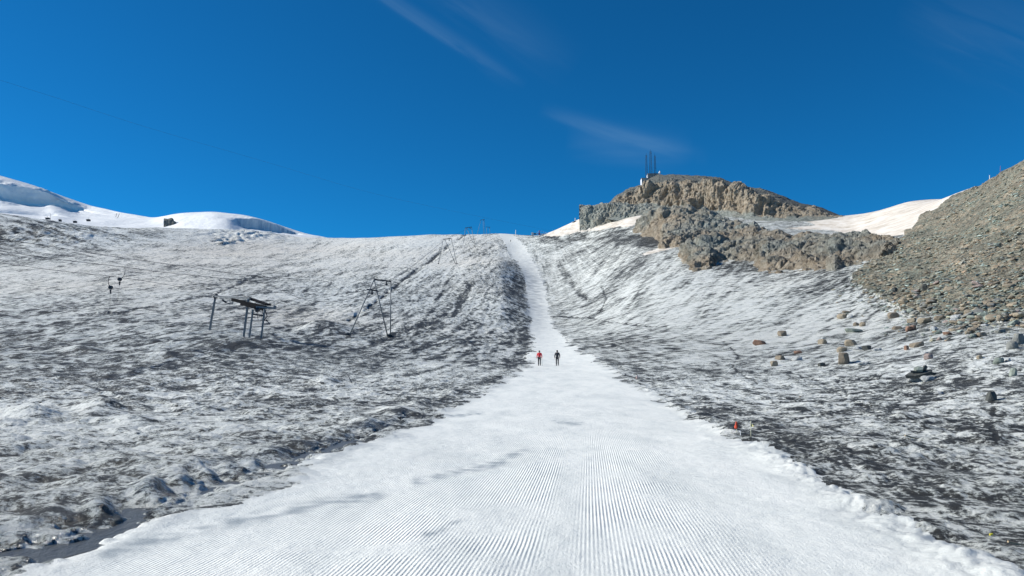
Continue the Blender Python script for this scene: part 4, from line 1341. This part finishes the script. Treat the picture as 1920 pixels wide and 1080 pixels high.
# --- pylons
def pylon(legs, beam, low, r, label, base_mound=True):
    """legs: (top, foot) points; beam: two ends; low: optional lower beam"""
    rt = empty('lift_pylon', legs[0][1])
    og_ = Vector(legs[0][1])
    for a, b in legs:
        part('leg', [tube_geo(Vector(b) + Vector((0, 0, -.8)), a, r, r * .85, 10)], M_GALV, rt, og_, flat=False)
        part('foot', [box_geo(Vector(b) + Vector((-.35, 0, .05)), Vector(b) + Vector((.35, 0, .05)), .5, .4)], M_DKST, rt, og_)
    part('crossbeam', [box_geo(beam[0], beam[1], r * 1.6, r * 2.2)], M_DKST, rt, og_)
    d_ = (Vector(beam[1]) - Vector(beam[0]))
    sp = Vector(beam[0]) + d_ * .75
    part('sheave', [box_geo(sp, sp + Vector((0, 0, -r * 6)), r * 1.5, r * 1.5), tube_geo(sp + Vector((0, -r, -r * 6)), sp + Vector((0, r, -r * 6)), r * 1.8, r * 1.8, 14)], M_DKST, rt, og_)
    if low:
        part('lower_beam', [box_geo(low[0], low[1], r * 1.4, r * 2.4)], M_DKST, rt, og_)
        sp = Vector(low[0]).lerp(Vector(low[1]), .5)
        part('sheave', [tube_geo(sp + Vector((0, -r, -r * 5)), sp + Vector((0, r, -r * 5)), r * 1.8, r * 1.8, 14), box_geo(sp, sp + Vector((0, 0, -r * 5)), r * 1.5, r * 1.5)], M_DKST, rt, og_)
    tag(rt, label, 'lift pylon', 'pylons of the drag lift')
    return rt


fA, fB = hit(651, 628), hit(728, 631)
ya, yb = fA.y, fB.y
ym = (ya + yb) / 2
ap = P(701.5, 524, ym); vt = P(732.5, 527.5, yb + .5)
PY_A = (P(725, 529, ym), P(698, 546, ym))
pylon([(ap, fA), (ap, fB), (vt, fB + Vector((.25, .4, 0)))], (ap, vt), (P(687.5, 542.5, ym), P(708, 545.5, ym)), .115,
      'nearest grey tubular drag lift pylon standing right of the lift station')
h1, h2, h3 = hit(822, 494), hit(855, 495), hit(857, 494)
ym2 = h2.y
a1_, a2_ = P(831, 448.5, ym2), P(846, 447, ym2)
pylon([(a1_, P(822, 494, ym2 + 1)), (P(834, 448.5, ym2), h2), (a2_, h2 + Vector((.5, .5, 0)))], (a1_, a2_), None, .15, 'second drag lift pylon from the station, braced frame halfway up the slope')
ym3 = hit(889, 455).y
pylon([(P(873, 427.5, ym3), P(868.5, 458, ym3)), (P(875, 427.5, ym3), P(888, 455, ym3)), (P(884, 426, ym3), P(890, 456, ym3))], (P(872, 427.5, ym3), P(884.5, 425.5, ym3)), None, .17,
      'third drag lift pylon just below the crest beside the furrow')
ym4 = 700
pylon([(P(902, 412, ym4), P(893, 443, ym4)), (P(906, 411, ym4), P(906.5, 443, ym4)), (P(908.5, 412, ym4), P(909, 443, ym4))], (P(900, 413, ym4), P(909, 411, ym4)), None, .13,
      'tallest thin lift tower rising behind the crest')
pylon([(P(912, 425.5, 690), P(913, 442, 690)), (P(918, 426, 690), P(919, 442, 690))], (P(911, 425.5, 690), P(919, 426, 690)), None, .13,
      'small short lift frame behind the crest right of the tallest tower')

# --- ropes
def rope(name, pts_, r, label, mat=None, sub=8):
    P_ = [Vector(q) for q in pts_]
    fine = []
    for i in range(len(P_) - 1):
        p0 = P_[max(i - 1, 0)]; p1, p2 = P_[i], P_[i + 1]; p3 = P_[min(i + 2, len(P_) - 1)]
        for k in range(sub):
            s_ = k / sub
            fine.append(.5 * ((2 * p1) + (-p0 + p2) * s_ + (2 * p0 - 5 * p1 + 4 * p2 - p3) * s_ ** 2 + (-p0 + 3 * p1 - 3 * p2 + p3) * s_ ** 3))
    fine.append(P_[-1])
    gs = [tube_geo(a, b, r, r, 6) for a, b in zip(fine[:-1], fine[1:])]
    o = part(name, gs, mat or M_DKST, None, fine[0], flat=False)
    tag(o, label, 'cable')
    return o


rope('haul_rope', [P(-160, 424, 62), P(0, 448, 76), P(100, 463, 84), P(200, 479, 92), P(350, 500, 106), P(460, 516, 116), P(600, 526, 128), PY_A[0], P(836, 449, ym2), P(878, 428, ym3)], .03,
     'upper of the three steel haul ropes crossing the left ice field')
rope('haul_rope', [P(-160, 447, 60), P(0, 470.5, 72), P(100, 485, 79), P(234, 501, 88), P(320, 512, 97), P(480, 528, 112), PY_A[1], P(833, 452, ym2), P(875, 430, ym3)], .03,
     'middle of the three haul ropes, carrying the higher tow hanger')
rope('haul_rope', [P(-160, 474, 58), P(0, 493, 69), P(105, 507, 76), P(206, 518, 83), P(320, 535, 90), P(430, 560, Y0 + 2)], .022,
     'lowest of the three haul ropes, running down into the lift station')
rope('overhead_cable', [P(-40, 138, 420), P(95, 180, 470), P(280, 240, 540), P(510, 307, 640), P(690, 360, 740), P(860, 398, 850), P(1040, 434, 1000)], .05,
     'thin dark cable crossing the blue sky above the snow dome')

# --- tow hangers
def hanger(top, box, bar, bend, label):
    """curved arm from the rope, spring box, thin line and a crossbar"""
    rt = empty('tow_hanger', top)
    og_ = Vector(top)
    top, box, bar, bend = map(Vector, (top, box, bar, bend))
    n = 8; arc = [(1 - s_) ** 2 * top + 2 * s_ * (1 - s_) * bend + s_ * s_ * box for s_ in [i / n for i in range(n + 1)]]
    part('arm', [tube_geo(a, b, .035) for a, b in zip(arc[:-1], arc[1:])], M_DKST, rt, og_)
    part('spring_box', [tube_geo(box + Vector((0, -.16, -.05)), box + Vector((0, .16, -.05)), .2, .2, 14), tube_geo(box + Vector((0, 0, -.3)), box + Vector((.02, 0, -.75)), .11, .07, 8)], M_DKST, rt, og_)
    part('tow_line', [tube_geo(box + Vector((0, 0, -.8)), bar, .016)], M_ROPE, rt, og_)
    w = .62
    part('crossbar', [tube_geo(bar + Vector((-w, 0, .06)), bar, .03), tube_geo(bar, bar + Vector((w, 0, .06)), .03), tube_geo(bar + Vector((0, 0, .12)), bar, .05)], M_DKST, rt, og_)
    tag(rt, label, 'tow hanger', 'T-shaped tow hangers on the ropes')


hanger(P(234, 501, 88), P(224.5, 523, 88), P(220.5, 565, 88), P(237, 518, 88), 'right-hand tow hanger, hanging higher from the middle rope')
hanger(P(206, 518, 83), P(207.5, 538, 83), P(206, 579, 83), P(199, 530, 83), 'left-hand tow hanger, hanging lower from the lowest rope')

# --- masts and huts on the summit
def lattice(px, y0, y1, Y, w, label):
    b_ = P(px, y1, Y); tpt = P(px, y0, Y)
    rt = empty('lattice_mast', b_)
    hh = tpt.z - b_.z
    cs = [(-w, -w), (w, -w), (w, w), (-w, w)]
    for sx, sy in cs:
        part('leg', [tube_geo(b_ + Vector((sx, sy, -2)), b_ + Vector((sx * .45, sy * .45, hh)), .06, .05, 6)], M_DKST, rt, b_)
    gs = []
    n = 11
    for k in range(n):
        z0, z1 = hh * k / n, hh * (k + 1) / n
        s0, s1 = 1 - .55 * k / n, 1 - .55 * (k + 1) / n
        for i in range(4):
            a, b = cs[i], cs[(i + 1) % 4]
            gs.append(tube_geo(b_ + Vector((a[0] * s0, a[1] * s0, z0)), b_ + Vector((b[0] * s1, b[1] * s1, z1)), .04, .04, 4))
            gs.append(tube_geo(b_ + Vector((a[0] * s1, a[1] * s1, z1)), b_ + Vector((b[0] * s1, b[1] * s1, z1)), .04, .04, 4))
    part('lattice', gs, M_DKST, rt, b_)
    part('antenna', [tube_geo(b_ + Vector((0, 0, hh)), b_ + Vector((0, 0, hh + 1.6)), .08), tube_geo(b_ + Vector((.3, 0, hh * .9)), b_ + Vector((.3, 0, hh * .9 + 1.2)), .14)], M_DKST, rt, b_)
    tag(rt, label, 'antenna mast', 'antenna masts on the rocky summit')


YM = Yc(1220) + 44
lattice(1212.5, 291, 334, YM, .75, 'leftmost of the three dark antenna masts on the rocky summit')
lattice(1220.5, 284, 330, YM, 1.0, 'tallest, middle antenna mast on the rocky summit')
lattice(1228.5, 292, 330, YM, .75, 'rightmost of the three dark antenna masts on the rocky summit')


def hut(px0, px1, y0, y1, Y, dep, label, door=True):
    a = P(px0, y1, Y); b = P(px1, y0, Y)
    w = b.x - a.x; hh = b.z - a.z
    rt = empty('summit_hut', (a.x + w / 2, Y, a.z))
    og_ = rt.location
    part('wall', [box_geo((a.x, Y + dep / 2, a.z + hh / 2 - 1), (b.x, Y + dep / 2, a.z + hh / 2 - 1), dep, hh + 2)], M_CONC, rt, og_)
    part('roof', [box_geo((a.x - .15, Y + dep / 2, b.z + .09), (b.x + .15, Y + dep / 2, b.z + .09), dep + .3, .16)], M_GALV, rt, og_)
    part('end_wall', [box_geo((a.x - .06, Y - .02, a.z + hh / 2 - .2), (a.x - .06, Y + dep * .98, a.z + hh / 2 - .2), .1, hh - .3)], M_WHT, rt, og_)
    tag(rt, label, 'hut')


hut(1203.5, 1216, 334, 347, Yc(1210) + 40, 5, 'lower pale concrete hut with white end wall on the summit shoulder')
hut(1215, 1236, 325.5, 334, Yc(1220) + 46, 5, 'upper grey concrete hut at the foot of the antenna masts')
o = part('summit_dome', [tube_geo(P(1237, 325.5, YM + 6), P(1237, 322.5, YM + 6), .75, .75, 14), tube_geo(P(1237, 322.5, YM + 6), P(1237, 320.5, YM + 6), .75, .2, 14)], M_WHT, None, P(1237, 326, YM + 6))
tag(o, 'tiny white round cabin right of the antenna masts', 'cabin')

# --- things on the crest
o = part('marker_post', [tube_geo(P(967, 442, 650), P(967, 432, 650), .28, .28, 8), tube_geo(P(967, 432, 650), P(967, 431.3, 650), .4, .1, 8)], M_WHT, None, P(967, 442, 650))
tag(o, 'white marker post on the crest right of the top of the ski run', 'marker post')
YB = 640
rt = empty('boom_barrier', P(1011, 442, YB))
og_ = rt.location
part('cabin', [box_geo(P(996.5, 438.5, YB), P(1000.5, 438.5, YB), 2, 2.4)], M_WHT, rt, og_)
part('counterweight', [box_geo(P(1000.5, 438.6, YB), P(1005, 438.6, YB), 1.2, 1.0)], M_DKST, rt, og_)
part('jib', [box_geo(P(1004, 438.1, YB), P(1022, 438.4, YB), .6, .28), box_geo(P(1004, 439.3, YB), P(1022, 439.3, YB), .6, .22)], M_WHT, rt, og_)
part('mast', [box_geo(P(1011, 444, YB), P(1011.3, 432, YB), .55, .55), box_geo(P(1009.5, 438.7, YB), P(1013, 438.7, YB), .7, 1.1)], M_RED, rt, og_)
part('jib_tip', [box_geo(P(1019, 439, YB - .5), P(1024, 439, YB - .5), .5, .5)], M_RED, rt, og_)
part('stay', [tube_geo(P(1011.3, 432.5, YB), P(1005, 438, YB), .07), tube_geo(P(1013, 433, YB), P(1026, 437, YB), .09)], M_WHT, rt, og_)
tag(rt, 'low red and white boom structure on the crest where the snow patch begins', 'boom')
rt = empty('survey_marker', P(1077, 417, 528))
og_ = rt.location
part('box', [box_geo(P(1072.5, 417, 528), P(1075, 417, 528), .7, .8)], M_WHT, rt, og_)
part('pole', [tube_geo(P(1078, 418, 528), P(1078.4, 408.5, 528), .18)], M_WHT, rt, og_)
part('pole', [tube_geo(P(1079.5, 417, 528), P(1079.8, 411, 528), .16)], M_WHT, rt, og_)
part('base', [box_geo(P(1075.5, 416.3, 528), P(1081, 415.6, 528), .8, .9)], M_DKST, rt, og_)
tag(rt, 'tiny white poles on a dark base at the snow edge beside the grey rock wall', 'marker')
for px, py0, py1, r_, m_, lab in ((1875.5, 322, 311, .03, M_RED, 'thin faint pole on the skyline of the rubble slope near the right edge'), (1855.5, 333, 328.5, .09, M_WHT, 'small white marker on the skyline of the rubble slope')):
    h = hit(px, py0)
    if h is None: h = P(px, py0, 220)
    o = part('skyline_marker', [tube_geo(P(px, py0 + 3, h.y), P(px, py1, h.y), r_)], m_, None, P(px, py0, h.y))
    tag(o, lab, 'marker')

# --- four cabins of a far chair lift, in front of the snow
for k, (px, py, w, hh, lab) in enumerate(((89, 409.8, 8, 3.6, 'leftmost of the four tiny dark lift cabins before the far snow'), (112.5, 413.3, 5, 4.2, 'second from left of the four tiny dark lift cabins'),
                                          (140.5, 416, 7, 4, 'third from left of the four tiny dark lift cabins'), (165.5, 413, 7.5, 3.8, 'rightmost of the four tiny dark lift cabins'))):
    Yk = 900
    a, b = P(px - w / 2, py, Yk), P(px + w / 2, py, Yk)
    rt = empty('lift_cabin', P(px, py, Yk))
    og_ = rt.location
    hz = hh / F * Yk
    part('cabin', [box_geo(a.lerp(b, .12) + Vector((0, 0, -hz * .1)), b + Vector((0, 0, -hz * .1)), 2, hz * .8)], M_DKST, rt, og_)
    part('roof', [box_geo(a + Vector((0, 0, hz * .36)), b.lerp(a, .1) + Vector((0, 0, hz * .36)), 2.3, hz * .2)], M_RUB, rt, og_)
    part('suspension_arm', [tube_geo(P(px, py - hh * .5, Yk), P(px, py - hh * .5 - 3, Yk), .12)], M_GALV, rt, og_)
    tag(rt, lab, 'lift cabin', 'dark lift cabins before the far snow')
o = part('far_mast', [tube_geo(P(94.5, 415, 930), P(94.2, 400, 930), .25, .18)], M_GALV, None, P(94.5, 412, 930))
tag(o, 'thin far mast just right of the leftmost dark lift cabin', 'mast')
for k, (xa, ya_, xb, yb_) in enumerate(((217, 407, 219, 399.5), (220.5, 409, 224, 400.5))):
    o = part('far_post', [tube_geo(P(xa, ya_, 1080), P(xb, yb_, 1080), .32, .25)], M_DKST, None, P(xa, ya_, 1080))
    tag(o, ['left', 'right'][k] + ' of two slanting thin posts on the far snow slope', 'post')

# --- flags and stakes beside the run
def stake(px0, py0, px1, py1, r_, mat, name, label, cat, extra=None):
    h = hit(px0, py0)
    b_, t_ = P(px0, py0, h.y), P(px1, py1, h.y)
    rt = empty(name, b_)
    part('pole', [tube_geo(b_ + (b_ - t_).normalized() * .25, t_, r_, r_ * .8, 8)], mat, rt, b_, flat=False)
    if extra: extra(rt, b_, t_, h.y)
    tag(rt, label, cat)
    return rt


def cloth_pennant(rt, b_, t_, Y):
    n = 6; v = []; f = []
    A, B, Cc = P(1407.6, 790, Y), P(1407.8, 799.8, Y), P(1412.5, 799.8, Y)
    for s_ in (0, .02):
        for i in range(n + 1):
            for j in range(2):
                u_ = i / n
                lo = B.lerp(Cc, u_); hi = A.lerp(Cc, u_)
                v.append((lo if j == 0 else hi) + Vector((0, s_ + .05 * math.sin(u_ * 6), 0)))
    for s_ in (0, 1):
        o_ = s_ * 2 * (n + 1)
        for i in range(n):
            q = (o_ + 2 * i, o_ + 2 * i + 2, o_ + 2 * i + 3, o_ + 2 * i + 1)
            f.append(q if s_ == 0 else q[::-1])
    part('pennant', [(v, f)], M_YEL, rt, b_, flat=False)


def furled(pxc, y0, y1, wpx, mat):
    def fn(rt, b_, t_, Y):
        gs = []
        prof = [(0, .25), (.15, .55), (.35, .75), (.6, .95), (.8, 1.0), (.93, .7), (1, .2)]
        T_, B_ = P(pxc, y0, Y), P(pxc - .3, y1, Y)
        w = wpx / 2 / F * Y
        v, f = [], []; n = 12
        for (s_, r_) in prof:
            c_ = T_.lerp(B_, s_)
            for i in range(n):
                a = 2 * math.pi * i / n
                rr = w * r_ * (1 + .25 * math.cos(3 * a + s_ * 4))
                v.append(c_ + Vector((math.cos(a) * rr, math.sin(a) * rr, 0)))
        for k in range(len(prof) - 1):
            for i in range(n):
                j = (i + 1) % n
                f.append((k * n + i, (k + 1) * n + i, (k + 1) * n + j, k * n + j))
        part('furled_flag', [(v, f)], mat, rt, b_, flat=False)
    return fn


stake(1408, 819, 1407.5, 789, .011, M_BAMB, 'marker_flag', 'thin pole with a small pale yellow triangular pennant beside the run', 'flag', cloth_pennant)
stake(1381.5, 812, 1380.5, 790, .012, M_BAMB, 'marker_flag', 'orange-red furled flag on a short pole left of the yellow pennant', 'flag', furled(1380.6, 790, 804.5, 5.6, M_ORG))
stake(1388.7, 816, 1387.4, 807, .014, M_WHT, 'marker_stub', 'short bare white stub between the orange flag and the yellow pennant', 'stake')
stake(1195.5, 714, 1194.5, 703, .02, M_BAMB, 'marker_flag', 'faded pinkish furled flag at the right edge of the run beyond the pennant', 'flag', furled(1194.7, 703.5, 711, 4, simple_mat('faded_cloth', (.55, .40, .36), .8)))
stake(660.5, 719, 651.5, 702, .035, M_DKST, 'leaning_stake', 'dark stake leaning left on the ice below the nearest pylon', 'stake')
h = hit(1715, 824)
o = part('timber_lath', [box_geo(P(1697, 818.5, h.y) + Vector((0, 0, .03)), P(1727, 826.5, h.y) + Vector((0, 0, .03)), .05, .035)], M_WOOD, None, h)
tag(o, 'pale wooden lath lying on the dark dirty ice at right', 'lath')
h = hit(1905, 1022)
o = part('timber_lath', [box_geo(P(1890, 1019, h.y) + Vector((0, 0, .02)), P(1932, 1029, h.y) + Vector((0, 0, .02)), .025, .02)], M_WOOD, None, h)
tag(o, 'thin twig-like lath at the bottom right edge of the dirty ice', 'lath')
h = hit(1857, 1007)
o = part('litter_scrap', [box_geo(h + Vector((-.02, 0, .02)), h + Vector((.02, .01, .025)), .015, .02)], simple_mat('yellow_plastic', (.8, .7, .05), .4), None, h)
tag(o, 'tiny bright yellow scrap on the dark ice at bottom right', 'scrap')

# ------------------------------------------------------------------ meltwater in the channel on the left of the run
t = NT('meltwater')
c = t.coord()
t.b.inputs['Base Color'].default_value = (.10, .105, .105, 1)
t.b.inputs['Roughness'].default_value = .3
t.b.inputs['Specular IOR Level'].default_value = .16
t.l.new(t.bump(t.noise(t.coord((1, .5, 1)), 9, 5, .7), .8, .05), t.b.inputs['Normal'])
def base_z(x, y):
    r = math.hypot(x, y)
    return float(base_g(np.array([math.atan2(x, y)]), np.array([math.log(r)]))[0] * r)


wy = []
for s_ in np.linspace(0, 1, 60):
    k = s_ * (len(CHAN) - 2)
    i = min(int(k), len(CHAN) - 3)
    a, b = CHAN[i], CHAN[i + 1]
    q = (a[0] + (b[0] - a[0]) * (k - i), a[1] + (b[1] - a[1]) * (k - i))
    wy.append(P(q[0], q[1], 2.0 * F / max(q[1] - 686, 30)))
v = []; f = []
for i, q in enumerate(wy):
    d = (wy[min(i + 1, 59)] - wy[max(i - 1, 0)]); d.z = 0; d.normalize()
    n_ = Vector((-d.y, d.x, 0))
    for j in range(5):
        p_ = Vector((q.x, q.y, 0)) + n_ * (j - 2) * .26
        p_.z = base_z(p_.x, p_.y) - .062
        v.append(p_)
for i in range(59):
    for j in range(4):
        f.append((i * 5 + j, (i + 1) * 5 + j, (i + 1) * 5 + j + 1, i * 5 + j + 1))
o = part('meltwater', [(v, f)], t.m, None, (0, 0, 0), flat=False)
structure(o)

# ------------------------------------------------------------------ people
def skin_mesh(name, nodes, edges, root, mat, sub=1):
    me = bpy.data.meshes.new(name)
    me.from_pydata([n_[0] for n_ in nodes], edges, [])
    o = bpy.data.objects.new(name, me); COL.objects.link(o)
    md = o.modifiers.new('s', 'SKIN')
    md.use_smooth_shade = True
    for i, n_ in enumerate(nodes):
        me.skin_vertices[0].data[i].radius = n_[1] if isinstance(n_[1], tuple) else (n_[1], n_[1])
    me.skin_vertices[0].data[root].use_root = True
    m2 = o.modifiers.new('u', 'SUBSURF'); m2.levels = sub; m2.render_levels = sub
    dg = bpy.context.evaluated_depsgraph_get(); dg.update()
    ev = bpy.data.meshes.new_from_object(o.evaluated_get(dg))
    bpy.data.objects.remove(o)
    ev.name = name
    ev.materials.clear(); ev.materials.append(mat)
    ev.polygons.foreach_set('use_smooth', np.ones(len(ev.polygons), bool))
    return ev


M_SKIN = simple_mat('skin', (.45, .27, .19), .6)


def person(loc, jacket, trousers, hair, lean, stride, label, hgt=1.78, hat=None):
    """a walker seen from behind; z up, facing +Y; stride: how far the left foot is ahead"""
    k = hgt / 1.78
    N = []; E = []

    def nd(p, r, par=None):
        N.append((Vector((p[0] * k, p[1] * k, p[2] * k)), r if isinstance(r, tuple) else r * k)); i = len(N) - 1
        if par is not None: E.append((par, i))
        return i
    pel = nd((0, 0, .96), .115)
    wa = nd((0, .01, 1.12), .105, pel)
    ch = nd((0, .04 + lean * .5, 1.32), .13, wa)
    nk = nd((0, .06 + lean, 1.49), .062, ch)
    hd0 = nd((0, .075 + lean, 1.57), .07, nk)
    hd1 = nd((0, .085 + lean, 1.66), (.085, .10), hd0)
    hd2 = nd((0, .08 + lean, 1.735), .06, hd1)
    nose = nd((0, .19 + lean, 1.645), .014, hd1)
    arms = []
    for sx, sw in ((-1, -stride), (1, stride)):
        sh = nd((sx * .20, .04 + lean * .7, 1.42), .068, ch)
        el = nd((sx * .275, .02 + lean * .3 + sw * .25, 1.16), .047, sh)
        wr = nd((sx * .29, .10 + sw * .55, .92), .032, el)
        pa = nd((sx * .285, .12 + sw * .6, .86), (.040, .022), wr)
        for q, (dx, dl) in enumerate(((-.026, .068), (-.009, .078), (.009, .072), (.025, .056))):
            f1 = nd((sx * .285, .125 + sw * .6 + dx, .82), .010, pa)
            f2 = nd((sx * .275, .135 + sw * .6 + dx, .82 - dl * .55), .009, f1)
            nd((sx * .262, .145 + sw * .6 + dx, .82 - dl), .007, f2)
        th_ = nd((sx * .262, .155 + sw * .6, .855), .011, pa)
        nd((sx * .25, .17 + sw * .6, .825), .008, th_)
        arms.append((sh, el, wr, pa))
    legs = []
    for sx, s_ in ((-1, stride), (1, -stride)):
        hp = nd((sx * .095, s_ * .1, .90), .088, pel)
        kn = nd((sx * .10, s_ * .62 + .04, .50 + abs(s_) * .02), .060, hp)
        an = nd((sx * .095, s_ * 1.15 - (.06 if s_ < 0 else 0), .10 + (.07 if s_ < 0 else 0)), .042, kn)
        to = nd((sx * .10, s_ * 1.15 + .15, .04 + (.03 if s_ < 0 else 0)), (.045, .032), an)
        legs.append((hp, kn, an, to))
    body = skin_mesh('person', N, E, pel, M_SKIN)
    o = bpy.data.objects.new('person', body); COL.objects.link(o); o.location = loc
    tag(o, label, 'person')
    g_ = lambda i, s_: (N[i][0], tuple(q * s_ for q in N[i][1]) if isinstance(N[i][1], tuple) else N[i][1] * s_)
    # jacket
    J = [g_(pel, 1.5), g_(wa, 1.55), g_(ch, 1.42), (N[nk][0] + Vector((0, -.005, -.02)), .08)]
    JE = [(0, 1), (1, 2), (2, 3)]
    for a in arms:
        b0 = len(J); J += [g_(a[0], 1.3), g_(a[1], 1.4), g_(a[2], 1.35)]; JE += [(2, b0), (b0, b0 + 1), (b0 + 1, b0 + 2)]
    link('jacket', skin_mesh('jacket', J, JE, 0, jacket), parent=o)
    T_ = [(N[pel][0] + Vector((0, 0, -.01)), .15)]; TE = []
    for a in legs:
        b0 = len(T_); T_ += [g_(a[0], 1.13), g_(a[1], 1.25), (N[a[2]][0] + Vector((0, 0, -.01)), .07)]; TE += [(0, b0), (b0, b0 + 1), (b0 + 1, b0 + 2)]
    link('trousers', skin_mesh('trousers', T_, TE, 0, trousers), parent=o)
    for a in legs:
        link('boot', skin_mesh('boot', [(N[a[2]][0] + Vector((0, -.02, .02)), .058), (N[a[2]][0] + Vector((0, -.03, -.05)), .055), (N[a[3]][0], (.056, .045))], [(0, 1), (1, 2)], 0, M_RUB), parent=o)
    hm_ = [(N[hd1][0] + Vector((0, -.018, .0)), (.092, .098)), (N[hd2][0] + Vector((0, -.012, .004)), .07), (N[hd0][0] + Vector((0, -.03, .02)), .062)]
    link('hair', skin_mesh('hair', hm_, [(0, 1), (0, 2)], 0, hair), parent=o)
    return o, [N[a[3]][0] for a in arms]


M_RJ = simple_mat('red_jacket', (.80, .035, .05), .7)
M_BJ = simple_mat('black_jacket', (.022, .024, .032), .7)
M_BT = simple_mat('dark_trousers', (.018, .02, .028), .75)
M_GH = simple_mat('grey_hair', (.16, .13, .11), .8)
M_BH = simple_mat('dark_hair', (.03, .025, .022), .8)
hA, hB = hit(1011.5, 685), hit(1045, 686)
yp = hB.y
zA, zB = ground(P(1011.5, 685, yp).x, yp), ground(P(1045, 686, yp).x, yp)
pa_, hands = person((P(1011.5, 685, yp).x, yp, zA - .01), M_RJ, M_BT, M_GH, .05, .24, 'person in a red jacket and dark trousers walking on the groomed run', 1.74)
pb_, _h = person((P(1045, 686, yp).x, yp, zB - .01), M_BJ, M_BT, M_BH, .04, .10, 'person dressed all in black walking on the groomed run', 1.78)
hw = Vector(pa_.location) + hands[1]
o = part('walking_pole', [tube_geo(hw + Vector((0, 0, .12)), hw + Vector((.06, .12, -.84)), .012), tube_geo(hw + Vector((0, 0, .14)), hw + Vector((0, 0, -.02)), .02), tube_geo(hw + Vector((.055, .11, -.74)), hw + Vector((.056, .112, -.75)), .05)], M_GALV, None, hw)
tag(o, 'thin walking pole held in the right hand of the person in red', 'walking pole')
hC = hit(956, 454)
person((hC.x, hC.y, hC.z), M_BJ, M_BT, M_BH, .04, .15, 'tiny distant person in dark clothes near the top of the run', 1.78)
